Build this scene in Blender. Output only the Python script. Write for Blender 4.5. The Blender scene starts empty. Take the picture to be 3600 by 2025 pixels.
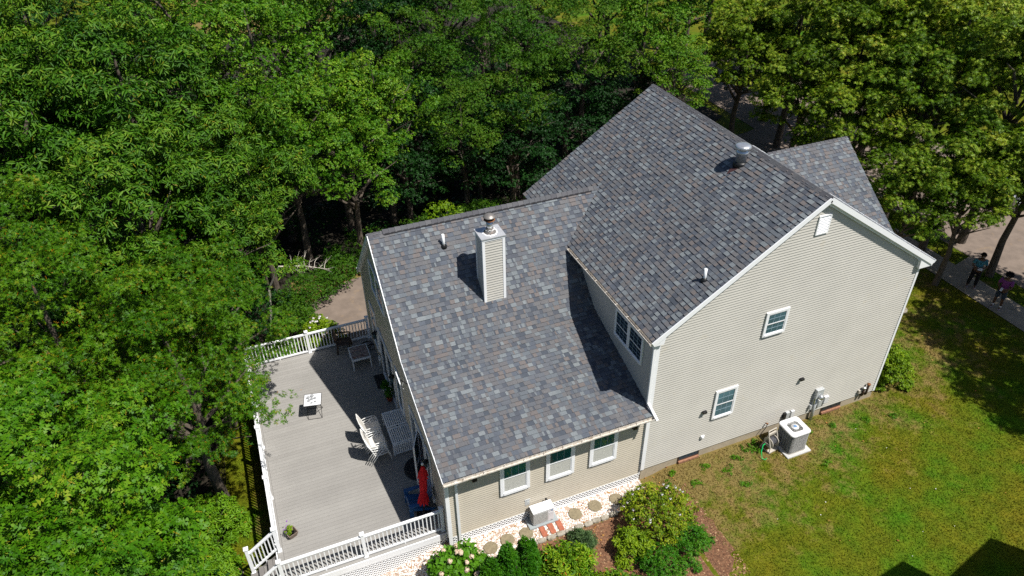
import bpy, math, random
import numpy as np
from mathutils import Vector, Matrix

# ------------------------------------------------------------------ camera, sky, sun, exposure
S = bpy.context.scene
COL = S.collection
random.seed(7)
CAM = (-9.538, -13.248, 19.022)
PITCH, YAW, ROLL, FPX = -35.6325, 21.3527, -0.9389, 2580.3
p_, y_, r_ = [math.radians(a) for a in (PITCH, YAW, ROLL)]
fw = Vector((math.sin(y_) * math.cos(p_), math.cos(y_) * math.cos(p_), math.sin(p_)))
rt = Vector((math.cos(y_), -math.sin(y_), 0)); up = rt.cross(fw)
R_ = rt * math.cos(r_) + up * math.sin(r_); U_ = -rt * math.sin(r_) + up * math.cos(r_)
cam = bpy.data.objects.new('camera', bpy.data.cameras.new('camera')); COL.objects.link(cam)
cam.matrix_world = Matrix(((R_.x, U_.x, -fw.x, CAM[0]), (R_.y, U_.y, -fw.y, CAM[1]), (R_.z, U_.z, -fw.z, CAM[2]), (0, 0, 0, 1)))
cam.data.sensor_width = 36; cam.data.lens = FPX / 3600 * 36; cam.data.clip_end = 600
S.camera = cam
SUN = Vector((.31, -.385, .868)).normalized()
W = bpy.data.worlds.new('World'); S.world = W; W.use_nodes = True
nt = W.node_tree; bg = nt.nodes['Background']
sky = nt.nodes.new('ShaderNodeTexSky'); sky.sky_type = 'NISHITA'; sky.sun_disc = False; sky.ozone_density = 4.0
sky.sun_elevation = math.asin(SUN.z); sky.sun_rotation = math.atan2(SUN.x, SUN.y)
nt.links.new(sky.outputs[0], bg.inputs[0]); bg.inputs[1].default_value = 0.06
sl = bpy.data.lights.new('sun', 'SUN'); sl.energy = 5.0; sl.angle = math.radians(0.5); sl.color = (1, .96, .89)
so = bpy.data.objects.new('sun', sl); COL.objects.link(so); so.rotation_euler = SUN.to_track_quat('Z', 'Y').to_euler(); so.location = (30, -30, 60)
S.view_settings.view_transform = 'Standard'; S.view_settings.look = 'None'; S.view_settings.exposure = 0.35; S.view_settings.gamma = 1
S.cycles.max_bounces = 6; S.cycles.diffuse_bounces = 3; S.cycles.transmission_bounces = 3; S.cycles.use_denoising = False

# ------------------------------------------------------------------ mesh builder and naming helpers
ORG = {}
def thing(name, label, cat, loc=(0, 0, 0), rotz=0, group=None, local=False):
    o = bpy.data.objects.new(name, None); COL.objects.link(o)
    o.empty_display_size = .2; o.location = loc; o.rotation_euler = (0, 0, rotz)
    o['label'] = label; o['category'] = cat
    if group: o['group'] = group
    ORG[o.name] = (0, 0, 0) if local else tuple(loc)
    return o
def tag(o, label=None, cat=None, group=None, kind=None):
    if label: o['label'] = label
    if cat: o['category'] = cat
    if group: o['group'] = group
    if kind: o['kind'] = kind
    return o
class MB:
    def __init__(s): s.v = []; s.f = []; s.a = []
    def add(s, vs, fs, val=0.5):
        b = len(s.v); s.v += [tuple(x) for x in vs]; s.f += [tuple(b + i for i in f) for f in fs]; s.a += [val] * len(vs)
        return s
    def box(s, x0, x1, y0, y1, z0, z1, val=.5):
        return s.add([(x0, y0, z0), (x1, y0, z0), (x1, y1, z0), (x0, y1, z0), (x0, y0, z1), (x1, y0, z1), (x1, y1, z1), (x0, y1, z1)],
                     [(3, 2, 1, 0), (4, 5, 6, 7), (0, 1, 5, 4), (1, 2, 6, 5), (2, 3, 7, 6), (3, 0, 4, 7)], val)
    def bar(s, p, q, w, h, upv=(0, 0, 1), val=.5):
        p = Vector(p); q = Vector(q); d = (q - p).normalized(); a = d.cross(Vector(upv))
        if a.length < 1e-4: a = d.cross(Vector((1, 0, 0)))
        a.normalize(); b = a.cross(d).normalized(); a *= w / 2; b *= h / 2
        return s.add([p - a - b, p + a - b, p + a + b, p - a + b, q - a - b, q + a - b, q + a + b, q - a + b],
                     [(0, 1, 2, 3), (7, 6, 5, 4), (4, 5, 1, 0), (5, 6, 2, 1), (6, 7, 3, 2), (7, 4, 0, 3)], val)
    def tube(s, pts, r, n=8, val=.5, cap=True):
        pts = [Vector(x) for x in pts]; rs = r if isinstance(r, (list, tuple)) else [r] * len(pts); vs = []; fs = []
        for i, c in enumerate(pts):
            d = (pts[min(i + 1, len(pts) - 1)] - pts[max(i - 1, 0)]).normalized()
            a = d.cross(Vector((0, 0, 1)))
            if a.length < .05: a = d.cross(Vector((0, 1, 0)))
            a.normalize(); b = a.cross(d).normalized()
            for k in range(n):
                t = 2 * math.pi * k / n; vs.append(c + (a * math.cos(t) + b * math.sin(t)) * rs[i])
        for i in range(len(pts) - 1):
            for k in range(n):
                k2 = (k + 1) % n; fs.append((i * n + k, i * n + k2, (i + 1) * n + k2, (i + 1) * n + k))
        if cap: fs.append(tuple(range(n - 1, -1, -1))); fs.append(tuple((len(pts) - 1) * n + k for k in range(n)))
        return s.add(vs, fs, val)
    def lathe(s, prof, c=(0, 0, 0), n=20, val=.5, ax=None):
        vs = []; fs = []
        for (r, z) in prof:
            for k in range(n):
                t = 2 * math.pi * k / n; vs.append(Vector((r * math.cos(t), r * math.sin(t), z)))
        if ax is not None:
            q = Vector(ax).to_track_quat('Z', 'Y'); vs = [q @ x for x in vs]
        vs = [x + Vector(c) for x in vs]
        for i in range(len(prof) - 1):
            for k in range(n):
                k2 = (k + 1) % n; fs.append((i * n + k, i * n + k2, (i + 1) * n + k2, (i + 1) * n + k))
        if prof[0][0] > 1e-4: fs.append(tuple(range(n - 1, -1, -1)))
        if prof[-1][0] > 1e-4: fs.append(tuple((len(prof) - 1) * n + k for k in range(n)))
        return s.add(vs, fs, val)
    def build(s, name, mat, parent=None, smooth=False, bevel=0, base=None):
        off = ORG.get(parent.name, (0, 0, 0)) if parent else (base or (0, 0, 0))
        m = bpy.data.meshes.new(name)
        m.from_pydata([(x - off[0], y - off[1], z - off[2]) for x, y, z in s.v], [], s.f)
        at = m.attributes.new('v', 'FLOAT', 'POINT'); at.data.foreach_set('value', np.array(s.a, np.float32))
        m.materials.append(mat)
        if smooth: m.polygons.foreach_set('use_smooth', [True] * len(m.polygons))
        o = bpy.data.objects.new(name, m); COL.objects.link(o)
        if parent: o.parent = parent; ORG[o.name] = off
        else: o.location = off
        if bevel:
            b = o.modifiers.new('bevel', 'BEVEL'); b.width = bevel; b.segments = 2; b.limit_method = 'ANGLE'
        return o
def mesh_np(name, V, F, A, mat):
    m = bpy.data.meshes.new(name)
    nv, (nf, k) = len(V), F.shape
    m.vertices.add(nv); m.vertices.foreach_set('co', V.astype(np.float32).ravel())
    m.loops.add(nf * k); m.loops.foreach_set('vertex_index', F.astype(np.int32).ravel())
    m.polygons.add(nf); m.polygons.foreach_set('loop_start', np.arange(0, nf * k, k, dtype=np.int32))
    m.update(calc_edges=True)
    at = m.attributes.new('v', 'FLOAT', 'POINT'); at.data.foreach_set('value', A.astype(np.float32))
    m.materials.append(mat)
    return m
def link(name, mesh, parent=None, loc=(0, 0, 0)):
    o = bpy.data.objects.new(name, mesh); COL.objects.link(o); o.location = loc
    if parent: o.parent = parent
    return o

# ------------------------------------------------------------------ materials
def nodes(name):
    m = bpy.data.materials.new(name); m.use_nodes = True
    return m, m.node_tree, m.node_tree.nodes['Principled BSDF']
def N(t, kind, **kw):
    n = t.nodes.new(kind)
    for k, v in kw.items():
        if k.startswith('i'): n.inputs[int(k[1:])].default_value = v
        else: setattr(n, k, v)
    return n
def noise(t, scale, detail=3, rough=.5, src=None):
    n = N(t, 'ShaderNodeTexNoise'); n.inputs['Scale'].default_value = scale; n.inputs['Detail'].default_value = detail; n.inputs['Roughness'].default_value = rough
    if src is None:
        g = N(t, 'ShaderNodeNewGeometry'); src = g.outputs['Position']
    t.links.new(src, n.inputs['Vector']); return n
def ramp(t, fac, stops, interp='LINEAR'):
    r = N(t, 'ShaderNodeValToRGB'); r.color_ramp.interpolation = interp
    e = r.color_ramp.elements
    while len(e) < len(stops): e.new(1)
    for i, (p, c) in enumerate(stops): e[i].position = p; e[i].color = (*c, 1)
    t.links.new(fac, r.inputs[0]); return r
def mixc(t, fac, a, b, mode='MIX'):
    m = N(t, 'ShaderNodeMix', data_type='RGBA', blend_type=mode)
    for sock, x in ((m.inputs[0], fac), (m.inputs[6], a), (m.inputs[7], b)):
        if isinstance(x, (int, float)): sock.default_value = x
        elif isinstance(x, tuple): sock.default_value = (*x, 1)
        else: t.links.new(x, sock)
    return m.outputs[2]
def pm(name, col, rough=.5, var=.12, scale=6, bump=0, bscale=60, metal=0, spec=.4, dirt=None):
    m, t, b = nodes(name)
    n = noise(t, scale, 4); lo = tuple(c * (1 - var) for c in col); hi = tuple(min(1, c * (1 + var)) for c in col)
    r = ramp(t, n.outputs[0], [(.3, lo), (.7, hi)]); c = r.outputs[0]
    if dirt:
        d = noise(t, dirt[1], 5, .7); dr = ramp(t, d.outputs[0], [(dirt[2], (0, 0, 0)), (dirt[2] + .15, (1, 1, 1))])
        c = mixc(t, dr.outputs[0], c, dirt[0])
    t.links.new(c, b.inputs['Base Color']); b.inputs['Roughness'].default_value = rough; b.inputs['Metallic'].default_value = metal
    b.inputs['Specular IOR Level'].default_value = spec
    if bump:
        bn = noise(t, bscale, 3); bp = N(t, 'ShaderNodeBump'); bp.inputs['Strength'].default_value = bump; bp.inputs['Distance'].default_value = .01
        t.links.new(bn.outputs[0], bp.inputs['Height']); t.links.new(bp.outputs[0], b.inputs['Normal'])
    return m
def attr_mat(name, stops, rough=.9, interp='CONSTANT', grain=.25, gscale=45, bump=.4, spec=.2, big=0):
    m, t, b = nodes(name)
    a = N(t, 'ShaderNodeAttribute', attribute_name='v'); r = ramp(t, a.outputs['Fac'], stops, interp)
    n = noise(t, gscale, 3, .7); g = ramp(t, n.outputs[0], [(.3, (1 - grain,) * 3), (.7, (1 + grain,) * 3)])
    c = mixc(t, 1.0, r.outputs[0], g.outputs[0], 'MULTIPLY')
    if big:
        n2 = noise(t, .7, 4, .6); g2 = ramp(t, n2.outputs[0], [(.35, (1 - big,) * 3), (.65, (1 + big,) * 3)]); c = mixc(t, 1.0, c, g2.outputs[0], 'MULTIPLY')
    t.links.new(c, b.inputs['Base Color']); b.inputs['Roughness'].default_value = rough; b.inputs['Specular IOR Level'].default_value = spec
    if bump:
        bp = N(t, 'ShaderNodeBump'); bp.inputs['Strength'].default_value = bump; bp.inputs['Distance'].default_value = .006
        t.links.new(n.outputs[0], bp.inputs['Height']); t.links.new(bp.outputs[0], b.inputs['Normal'])
    return m
def leaf_mat(name, stops, trans=.16, rough=.5, spec=.18):
    m, t, b = nodes(name)
    a = N(t, 'ShaderNodeAttribute', attribute_name='v'); oi = N(t, 'ShaderNodeObjectInfo')
    r = ramp(t, a.outputs['Fac'], stops)
    g = ramp(t, oi.outputs['Random'], [(0, (.78, .88, .8)), (1, (1.18, 1.1, 1.0))]); c = mixc(t, 1.0, r.outputs[0], g.outputs[0], 'MULTIPLY')
    c = mixc(t, 1.0, c, (.80, .86, .55), 'MULTIPLY'); t.links.new(c, b.inputs['Base Color']); b.inputs['Roughness'].default_value = rough; b.inputs['Specular IOR Level'].default_value = spec
    tr = N(t, 'ShaderNodeBsdfTranslucent'); c2 = mixc(t, 1.0, c, (1.0, 1.15, .35), 'MULTIPLY'); t.links.new(c2, tr.inputs[0])
    mx = N(t, 'ShaderNodeMixShader'); mx.inputs[0].default_value = trans
    t.links.new(b.outputs[0], mx.inputs[1]); t.links.new(tr.outputs[0], mx.inputs[2])
    t.links.new(mx.outputs[0], t.nodes['Material Output'].inputs['Surface'])
    return m
def mul(c, k): return tuple(x * k for x in c)
SH = [(.088, .100, .122), (.122, .122, .128), (.064, .074, .092), (.112, .126, .143), (.138, .124, .122), (.102, .110, .126), (.150, .168, .182), (.074, .082, .100), (.114, .114, .122), (.172, .190, .202)]
M_shingle = attr_mat('shingle', [(i / 10, c) for i, c in enumerate(SH)], grain=.28, gscale=60, big=.06)
M_ridge = attr_mat('ridge_shingle', [(i / 4, c) for i, c in enumerate([(.10, .10, .11), (.085, .085, .095), (.115, .115, .122), (.095, .098, .107)])], grain=.2)
M_siding = pm('vinyl_siding', (.53, .51, .465), .5, .045, 1.1, dirt=((.53, .49, .41), 1.6, .60))
M_sidingd = pm('tan_vinyl_siding', (.52, .47, .385), .5, .04, 1.3, dirt=((.42, .37, .29), 2.5, .6))
M_white = pm('white_vinyl', (.88, .89, .91), .35, .02, 3)
M_trim = pm('aged_white_trim', (.76, .78, .80), .4, .05, 2.5, dirt=((.50, .46, .38), 5, .6))
M_gutter = pm('gutter_metal', (.62, .58, .52), .45, .14, 9, dirt=((.30, .24, .17), 11, .52))
M_concrete = pm('foundation_concrete', (.40, .34, .25), .9, .12, 3, bump=.3, dirt=((.26, .20, .13), 3, .58))
M_pad = pm('concrete_pad', (.50, .50, .49), .9, .1, 6, bump=.3, dirt=((.34, .32, .28), 7, .6))
M_padg = pm('plastic_pad', (.30, .33, .34), .7, .08, 6)
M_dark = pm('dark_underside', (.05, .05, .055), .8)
M_black = pm('black_plastic', (.012, .012, .013), .4, .2)
M_deck = attr_mat('composite_deck', [(0, (.262, .252, .238)), (1, (.290, .280, .264))], .7, 'LINEAR', .06, 25, .15, big=.05)
M_stair = attr_mat('stair_board', [(0, (.16, .15, .145)), (1, (.20, .19, .18))], .75, 'LINEAR', .1, 25, .15)
M_galv = pm('galvanized_metal', (.62, .64, .66), .3, .15, 9, metal=.75, dirt=((.35, .36, .36), 14, .55))
M_rust = pm('rusty_metal', (.20, .085, .035), .8, .4, 14, metal=.2)
M_capm = pm('weathered_cap_metal', (.27, .25, .23), .45, .2, 8, metal=.5, dirt=((.22, .12, .07), 8, .55))
M_pvc = pm('pvc_pipe', (.80, .82, .84), .4)
M_brick = pm('brick_paver', (.36, .12, .07), .9, .2, 12, bump=.4)
M_stone = pm('round_stone', (.235, .195, .125), .95, .14, 9, bump=.5, dirt=((.17, .14, .09), 14, .5))
M_edge = pm('edging_stone', (.33, .30, .25), .95, .15, 8, bump=.5, dirt=((.20, .17, .12), 9, .5))
M_mulch = pm('bark_mulch', (.155, .075, .04), .95, .5, 18, bump=1, bscale=40, dirt=((.27, .17, .09), 10, .56))
M_asphalt = pm('old_asphalt', (.185, .145, .118), .95, .16, 2.2, bump=.4, bscale=70, dirt=((.26, .185, .115), 1.5, .58))
M_walk = pm('concrete_walk', (.30, .25, .19), .95, .16, 3, bump=.4, dirt=((.19, .16, .11), 2, .55))
M_bark = pm('tree_bark', (.10, .08, .062), .95, .35, 9, bump=1, bscale=25)
M_twig = pm('dead_twig', (.46, .42, .36), .9, .2, 9)
def glass(name, col, rough=.06):
    m, t, b = nodes(name); n = noise(t, .9, 2); r = ramp(t, n.outputs[0], [(.35, mul(col, .7)), (.65, mul(col, 1.3))])
    t.links.new(r.outputs[0], b.inputs['Base Color']); b.inputs['Roughness'].default_value = rough; b.inputs['Specular IOR Level'].default_value = .8
    return m
M_glass = glass('window_glass', (.07, .15, .19)); M_glassd = glass('dark_window_glass', (.012, .03, .05), .05); M_glasst = glass('teal_window_glass', (.02, .13, .12))  # pale teal of the reflected sky is put into the glass base colour
M_screen = pm('curtained_screen', (.50, .50, .46), .7, .14, 22)
M_blue = pm('blue_plastic', (.022, .10, .26), .4, .15, 5)
M_red = pm('red_canvas', (.72, .008, .018), .8, .25, 10)
M_sling = pm('sling_fabric', (.62, .60, .56), .85, .08, 20)
M_wchair = pm('white_chair_frame', (.80, .80, .78), .35)
M_brown = pm('brown_resin', (.05, .03, .022), .45, .2)
M_wood = pm('weathered_table_wood', (.30, .24, .22), .8, .45, 9, dirt=((.17, .06, .045), 6, .52))
M_mat = pm('rubber_mat', (.016, .016, .018), .75, .2)
M_mats = pm('rubber_scroll', (.06, .06, .06), .6, .2)
M_terra = pm('terracotta', (.30, .06, .03), .7)
M_plant = pm('planter_wood', (.19, .145, .115), .85, .3, 20)
M_soil = pm('potting_soil', (.03, .022, .016), .95)
M_tray = pm('white_enamel_tray', (.76, .77, .80), .35)
M_rock = pm('grey_rock', (.30, .31, .32), .9, .25, 20)
M_green = pm('green_hose', (.0, .42, .10), .4)
M_beige = pm('beige_resin', (.46, .42, .36), .6, .1, 8)
M_acw = pm('ac_cabinet', (.66, .66, .67), .4, .03, 3)
M_acg = pm('ac_grille', (.40, .40, .38), .5)
M_emb = pm('blue_emblem', (.02, .17, .42), .4)
M_meter = pm('meter_grey', (.52, .54, .55), .45, .06, 8, metal=.2)
M_pebw = attr_mat('white_pebble', [(0, (.62, .60, .56)), (.5, (.80, .79, .77)), (.86, (.88, .87, .85)), (1, (.45, .26, .17))], .7, 'LINEAR', .05, 40, 0)
M_skin = pm('skin', (.12, .06, .035), .5, .1, 20); M_hair = pm('dark_hair', (.008, .006, .006), .8)
M_signg = pm('sign_green', (.0, .17, .07), .5); M_signw = pm('sign_white', (.75, .80, .78), .5)

# lawn: one procedural colour field shared by the ground and the blades
def lawn_mat(name, k):
    m, t, b = nodes(name); g = N(t, 'ShaderNodeNewGeometry'); P = g.outputs['Position']
    flat = N(t, 'ShaderNodeVectorMath', operation='MULTIPLY'); t.links.new(P, flat.inputs[0]); flat.inputs[1].default_value = (1, 1, 0); P = flat.outputs[0]
    sx = N(t, 'ShaderNodeSeparateXYZ'); t.links.new(P, sx.inputs[0])
    def mth(op, a, bb, clamp=False):
        n = N(t, 'ShaderNodeMath', operation=op, use_clamp=clamp)
        for i, x in enumerate((a, bb)):
            if isinstance(x, (int, float)): n.inputs[i].default_value = x
            else: t.links.new(x, n.inputs[i])
        return n.outputs[0]
    n1 = noise(t, .42, 4, .6, P); n2 = noise(t, 2.6, 5, .7, P); n3 = noise(t, 14, 3, .7, P); n4 = noise(t, .9, 3, .55, P)
    green = ramp(t, n1.outputs[0], [(.32, (.145, .135, .006)), (.5, (.105, .140, .004)), (.68, (.055, .165, .003))])
    fine = ramp(t, n3.outputs[0], [(.25, (.68, .70, .6)), (.75, (1.3, 1.25, 1.4))])
    c = mixc(t, 1.0, green.outputs[0], fine.outputs[0], 'MULTIPLY')
    mot = ramp(t, n2.outputs[0], [(.36, (.78, .82, .7)), (.64, (1.18, 1.12, 1.2))]); c = mixc(t, 1.0, c, mot.outputs[0], 'MULTIPLY')
    # drier towards the house wall and the west, lusher out in the east
    dry = mth('ADD', mth('MULTIPLY', n2.outputs[0], 1.1), mth('MULTIPLY', n4.outputs[0], .8))
    wall = mth('MULTIPLY', mth('MINIMUM', mth('ADD', sx.outputs[1], 4.2), 4.4), .10, False)
    west = mth('MULTIPLY', mth('SUBTRACT', mth('MINIMUM', mth('SUBTRACT', 7.5, sx.outputs[0]), 9.0), mth('MULTIPLY', mth('MAXIMUM', mth('SUBTRACT', -10.5, sx.outputs[0]), 0.0), 14.0)), .024)
    f = mth('ADD', mth('ADD', dry, wall), west)
    fr = ramp(t, f, [(0.0, (0, 0, 0)), (1.0, (1, 1, 1))]); fr.color_ramp.elements[0].position = 0.0
    mr = N(t, 'ShaderNodeMapRange'); t.links.new(f, mr.inputs[0]); mr.inputs[1].default_value = 1.15; mr.inputs[2].default_value = 1.42
    straw = ramp(t, n3.outputs[0], [(.3, (.17, .105, .035)), (.7, (.30, .205, .09))])
    sf = mth('MULTIPLY', mr.outputs[0], .78)
    c = mixc(t, sf, c, straw.outputs[0])
    c = mixc(t, 1.0, c, (k, k, k), 'MULTIPLY')
    t.links.new(c, b.inputs['Base Color']); b.inputs['Roughness'].default_value = .85; b.inputs['Specular IOR Level'].default_value = .15
    return m
M_lawn = lawn_mat('lawn_ground', .85); M_blade = lawn_mat('lawn_blades', 1.28)
M_floor = pm('leaf_litter', (.018, .014, .008), .95, .4, 5, bump=1, bscale=20)  # near-black base: shade under the trees put into the litter colour

# ------------------------------------------------------------------ ground
def gz(x, y):
    xs = [-60, -13, -11, -8.4, -6.9, -6.1, -4, 0.3, 1.0, 12, 20, 200]; zs = [-1.3, -1.25, -1.15, -.82, -.42, -.19, -.17, -.13, .06, .05, -.02, -.3]
    z = float(np.interp(x, xs, zs))
    if y > 5:
        k = min(1, (y - 5) / 5); w = min(1, max(0, (9 - x) / 6)); z = z * (1 - k * w) + (-1.15) * k * w
    return z
def gridsheet(name, mat, xs, ys, dz, keep=None):
    mb = MB(); idx = {}
    for i, x in enumerate(xs):
        for j, y in enumerate(ys):
            idx[i, j] = len(mb.v); mb.v.append((x, y, gz(x, y) + dz)); mb.a.append(.5)
    for i in range(len(xs) - 1):
        for j in range(len(ys) - 1):
            if keep and not keep((xs[i] + xs[i + 1]) / 2, (ys[j] + ys[j + 1]) / 2): continue
            mb.f.append((idx[i, j], idx[i + 1, j], idx[i + 1, j + 1], idx[i, j + 1]))
    return mb.build(name, mat, smooth=True)
xs = sorted(set([-160, -100, -60, -40] + list(np.arange(-30, 40, .5)) + [50, 80, 120, 200])); ys = [-80, -50, -35] + list(np.arange(-25, 60, .5)) + [80, 120, 200]
tag(gridsheet('lawn', M_lawn, xs, ys, 0), kind='structure')
def poly_sheet(name, mat, pts, dz, step=.35):
    """a sheet on the ground with an exact outline, following the slope"""
    import bmesh
    bm = bmesh.new(); f = bm.faces.new([bm.verts.new((x, y, 0)) for x, y in pts]); x0, x1 = min(p[0] for p in pts), max(p[0] for p in pts); y0, y1 = min(p[1] for p in pts), max(p[1] for p in pts)
    for a, lo, hi in ((0, x0, x1), (1, y0, y1)):
        c = lo + step
        while c < hi:
            bmesh.ops.bisect_plane(bm, geom=bm.verts[:] + bm.edges[:] + bm.faces[:], plane_co=(c, 0, 0) if a == 0 else (0, c, 0), plane_no=(1, 0, 0) if a == 0 else (0, 1, 0)); c += step
    for v in bm.verts: v.co.z = gz(v.co.x, v.co.y) + dz
    m = bpy.data.meshes.new(name); bm.to_mesh(m); bm.free(); m.materials.append(mat)
    if m.polygons and m.polygons[0].normal.z < 0: m.flip_normals()
    o = bpy.data.objects.new(name, m); COL.objects.link(o); tag(o, kind='structure'); return o
def wob(pts, a, n=5, seed=1):
    r = random.Random(seed); out = []
    for i in range(len(pts)):
        p, q = pts[i], pts[(i + 1) % len(pts)]
        for k in range(n):
            t = k / n; out.append((p[0] + (q[0] - p[0]) * t + r.uniform(-a, a), p[1] + (q[1] - p[1]) * t + r.uniform(-a, a)))
    return out
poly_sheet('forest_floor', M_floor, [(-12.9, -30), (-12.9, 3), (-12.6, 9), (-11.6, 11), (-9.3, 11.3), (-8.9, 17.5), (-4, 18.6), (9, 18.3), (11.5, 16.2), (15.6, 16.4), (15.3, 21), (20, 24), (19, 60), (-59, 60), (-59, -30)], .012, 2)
poly_sheet('mulch_bed', M_mulch, wob([(-8.5, -.86), (-4.5, -.93), (-1.35, -.95), (.1, -.35), (1.1, -1.6), (1.2, -3.4), (.2, -4.6), (-3, -5.2), (-9.4, -4.2)], .08, 7), .02)
poly_sheet('pebble_bed', pm('pebble_base', (.40, .30, .23), .95, .3, 30, dirt=((.26, .13, .08), 6, .5)), [(-9.6, .35), (-9.6, -.86), (-4.5, -.86), (-1.35, -.86), (-.05, -.45), (.02, .12), (-6.4, .12), (-6.4, .35)], .028)
poly_sheet('sidewalk', M_walk, [(18.05, -14), (19.5, -14), (19.5, 16), (18.05, 16)], .03, 1)
poly_sheet('apron', M_walk, [(19.5, 4.2), (20.75, 4.5), (20.75, 5.5), (19.5, 5.2)], .026, 1)
poly_sheet('road', M_asphalt, wob([(20.85, -14), (29.5, -14), (29.5, 34), (20.75, 34), (20.7, 6.4)], .05, 8), .012, 1.5)
poly_sheet('front_path', M_asphalt, wob([(15.8, 15.6), (20.8, 17.5), (20.8, 21.5), (15.5, 20.5)], .15, 5), .016, 1)
poly_sheet('driveway', M_asphalt, wob([(-8.9, 10.0), (-3.5, 10.0), (-3.5, 16.9), (-6.4, 16.6), (-8.4, 15.4)], .1, 5), .016, 1)

# ------------------------------------------------------------------ house
HW, HL = 9.6, 9.25; XR, HM, SL = 4.944, 9.33, .6644; OW, OE, RK = .239, .383, .131
LW, D = 6.463, .05; XL = -6.579; YE, E_, YK, ZK, YR, SU, YB = -.30, 3.11, 3.676, 4.341, 6.685, .9144, 10.45
S1 = (ZK - E_) / (YK - YE); RZ = ZK + (YR - YK) * SU; SBK = .97; ZB = RZ - (YB - YR) * SBK
ZF = .40; ZFW = .20; CY = .092
house = thing('house', 'two storey grey shingled house with cream siding and a lower wing beside the deck', 'house', (0, 0, 0))
def siding(p0, u, nrm, z0, z1, prof, parent, name='siding', mat=None, lap=.021):
    mb = MB(); p0 = Vector(p0); u = Vector(u); n = Vector(nrm); z = z0
    while z < z1 - .01:
        zt = min(z + CY, z1); a0, b0 = prof(z); a1, b1 = prof(zt)
        if b0 > a0:
            if b1 < a1: a1 = b1 = (a1 + b1) / 2
            P = lambda t, h, o: p0 + u * t + Vector((0, 0, h)) + n * o
            mb.add([P(a0, z, lap), P(b0, z, lap), P(b1, zt, .001), P(a1, zt, .001)], [(0, 1, 2, 3)])
            mb.add([P(a0, z, .0), P(b0, z, .0), P(b0, z, lap), P(a0, z, lap)], [(0, 1, 2, 3)])
        z = zt
    return mb.build(name, mat or M_siding, parent)
def shingles(o, u, v, wid, length, seed, top=None, keep=None, mb=None, ex=.143):
    mb = mb or MB(); r = random.Random(seed); o = Vector(o); u = Vector(u).normalized(); v = Vector(v).normalized(); n = u.cross(v)
    if n.z < 0: n = -n
    k = 0
    while k * ex < length - .02:
        s0 = k * ex; s1 = min(s0 + ex * 1.12, length); t = -r.uniform(0, .2); raised = r.random() < .5
        while t < wid:
            w = r.choice((.05, .08, .11, .15, .18, .21)) * r.uniform(.9, 1.1); a = max(t, 0); b = min(t + w, wid); t += w
            raised = not raised if r.random() < .8 else raised
            if b - a < .01: continue
            if keep and not keep(o + u * ((a + b) / 2) + v * ((s0 + s1) / 2)): continue
            h = .030 if raised else .017
            P = lambda x, y, z: o + u * x + v * y + n * z
            val = (r.choice((1, 3, 4, 5, 6, 8, 9, 6, 8, 4)) if raised else r.choice((0, 2, 5, 7, 1, 3, 8, 0, 7, 5))) / 10 + .05
            mb.add([P(a, s0, h), P(b, s0, h), P(b, s1, .003), P(a, s1, .003), P(a, s0, -.006), P(b, s0, -.006)], [(0, 1, 2, 3), (4, 5, 1, 0), (4, 0, 3), (5, 2, 1)], val)
        k += 1
    return mb
def ridge_caps(p, q, d1, d2, parent, name='ridge_cap', w=.15, step=.2, lift=.02):
    mb = MB(); p = Vector(p); q = Vector(q); L = (q - p).length; u = (q - p) / L; d1 = Vector(d1).normalized(); d2 = Vector(d2).normalized(); i = 0; r = random.Random(3)
    z = Vector((0, 0, 1))
    while i * step < L:
        a = p + u * (i * step); b = p + u * min(L, i * step + step * 1.15); hi = lift + .022; lo = lift + .004
        vs = [a + d1 * w + z * hi * .8, a + z * hi, a + d2 * w + z * hi * .8, b + d1 * w + z * lo * .8, b + z * lo, b + d2 * w + z * lo * .8,
              a + d1 * w + z * -.0, a + z * -.01, a + d2 * w]
        mb.add(vs, [(0, 1, 4, 3), (1, 2, 5, 4), (6, 7, 1, 0), (7, 8, 2, 1), (6, 0, 3), (8, 5, 2)], r.choice((.1, .35, .6, .85))); i += 1
    return mb.build(name, M_ridge, parent)
def slab(mb, pts, n, th):
    n = Vector(n).normalized(); k = len(pts); vs = [Vector(p) - n * .004 for p in pts] + [Vector(p) - n * th for p in pts]
    mb.add(vs, [tuple(range(k)), tuple(range(2 * k - 1, k - 1, -1))] + [(i, k + i, k + (i + 1) % k, (i + 1) % k) for i in range(k)])
mz = lambda x: HM - SL * abs(x - XR)
c_ = math.sqrt(1 + SL * SL)
# main roof
mb = shingles((-OW, -RK, mz(-OW)), (0, 1, 0), (1, 0, SL), HL + RK, (XR + OW) * c_, 11)
shingles((HW + OE, -RK, mz(HW + OE)), (0, 1, 0), (-1, 0, SL), HL + RK, (HW + OE - XR) * c_, 12, mb=mb)
roof = mb.build('main_roof', M_shingle, house)
mb = MB(); nW = Vector((-SL, 0, 1)); nE = Vector((SL, 0, 1))
slab(mb, [(-OW + .01, -RK + .01, mz(-OW + .01)), (XR, -RK + .01, HM), (XR, HL - .01, HM), (-OW + .01, HL - .01, mz(-OW + .01))], nW, .11)
slab(mb, [(XR, -RK + .01, HM), (HW + OE - .01, -RK + .01, mz(HW + OE - .01)), (HW + OE - .01, HL - .01, mz(HW + OE - .01)), (XR, HL - .01, HM)], nE, .11)
mb.build('roof_deck', M_trim, roof)
ridge_caps((XR, -RK, HM), (XR, HL, HM), (-1, 0, -SL), (1, 0, -SL), roof, lift=.015)
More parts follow.
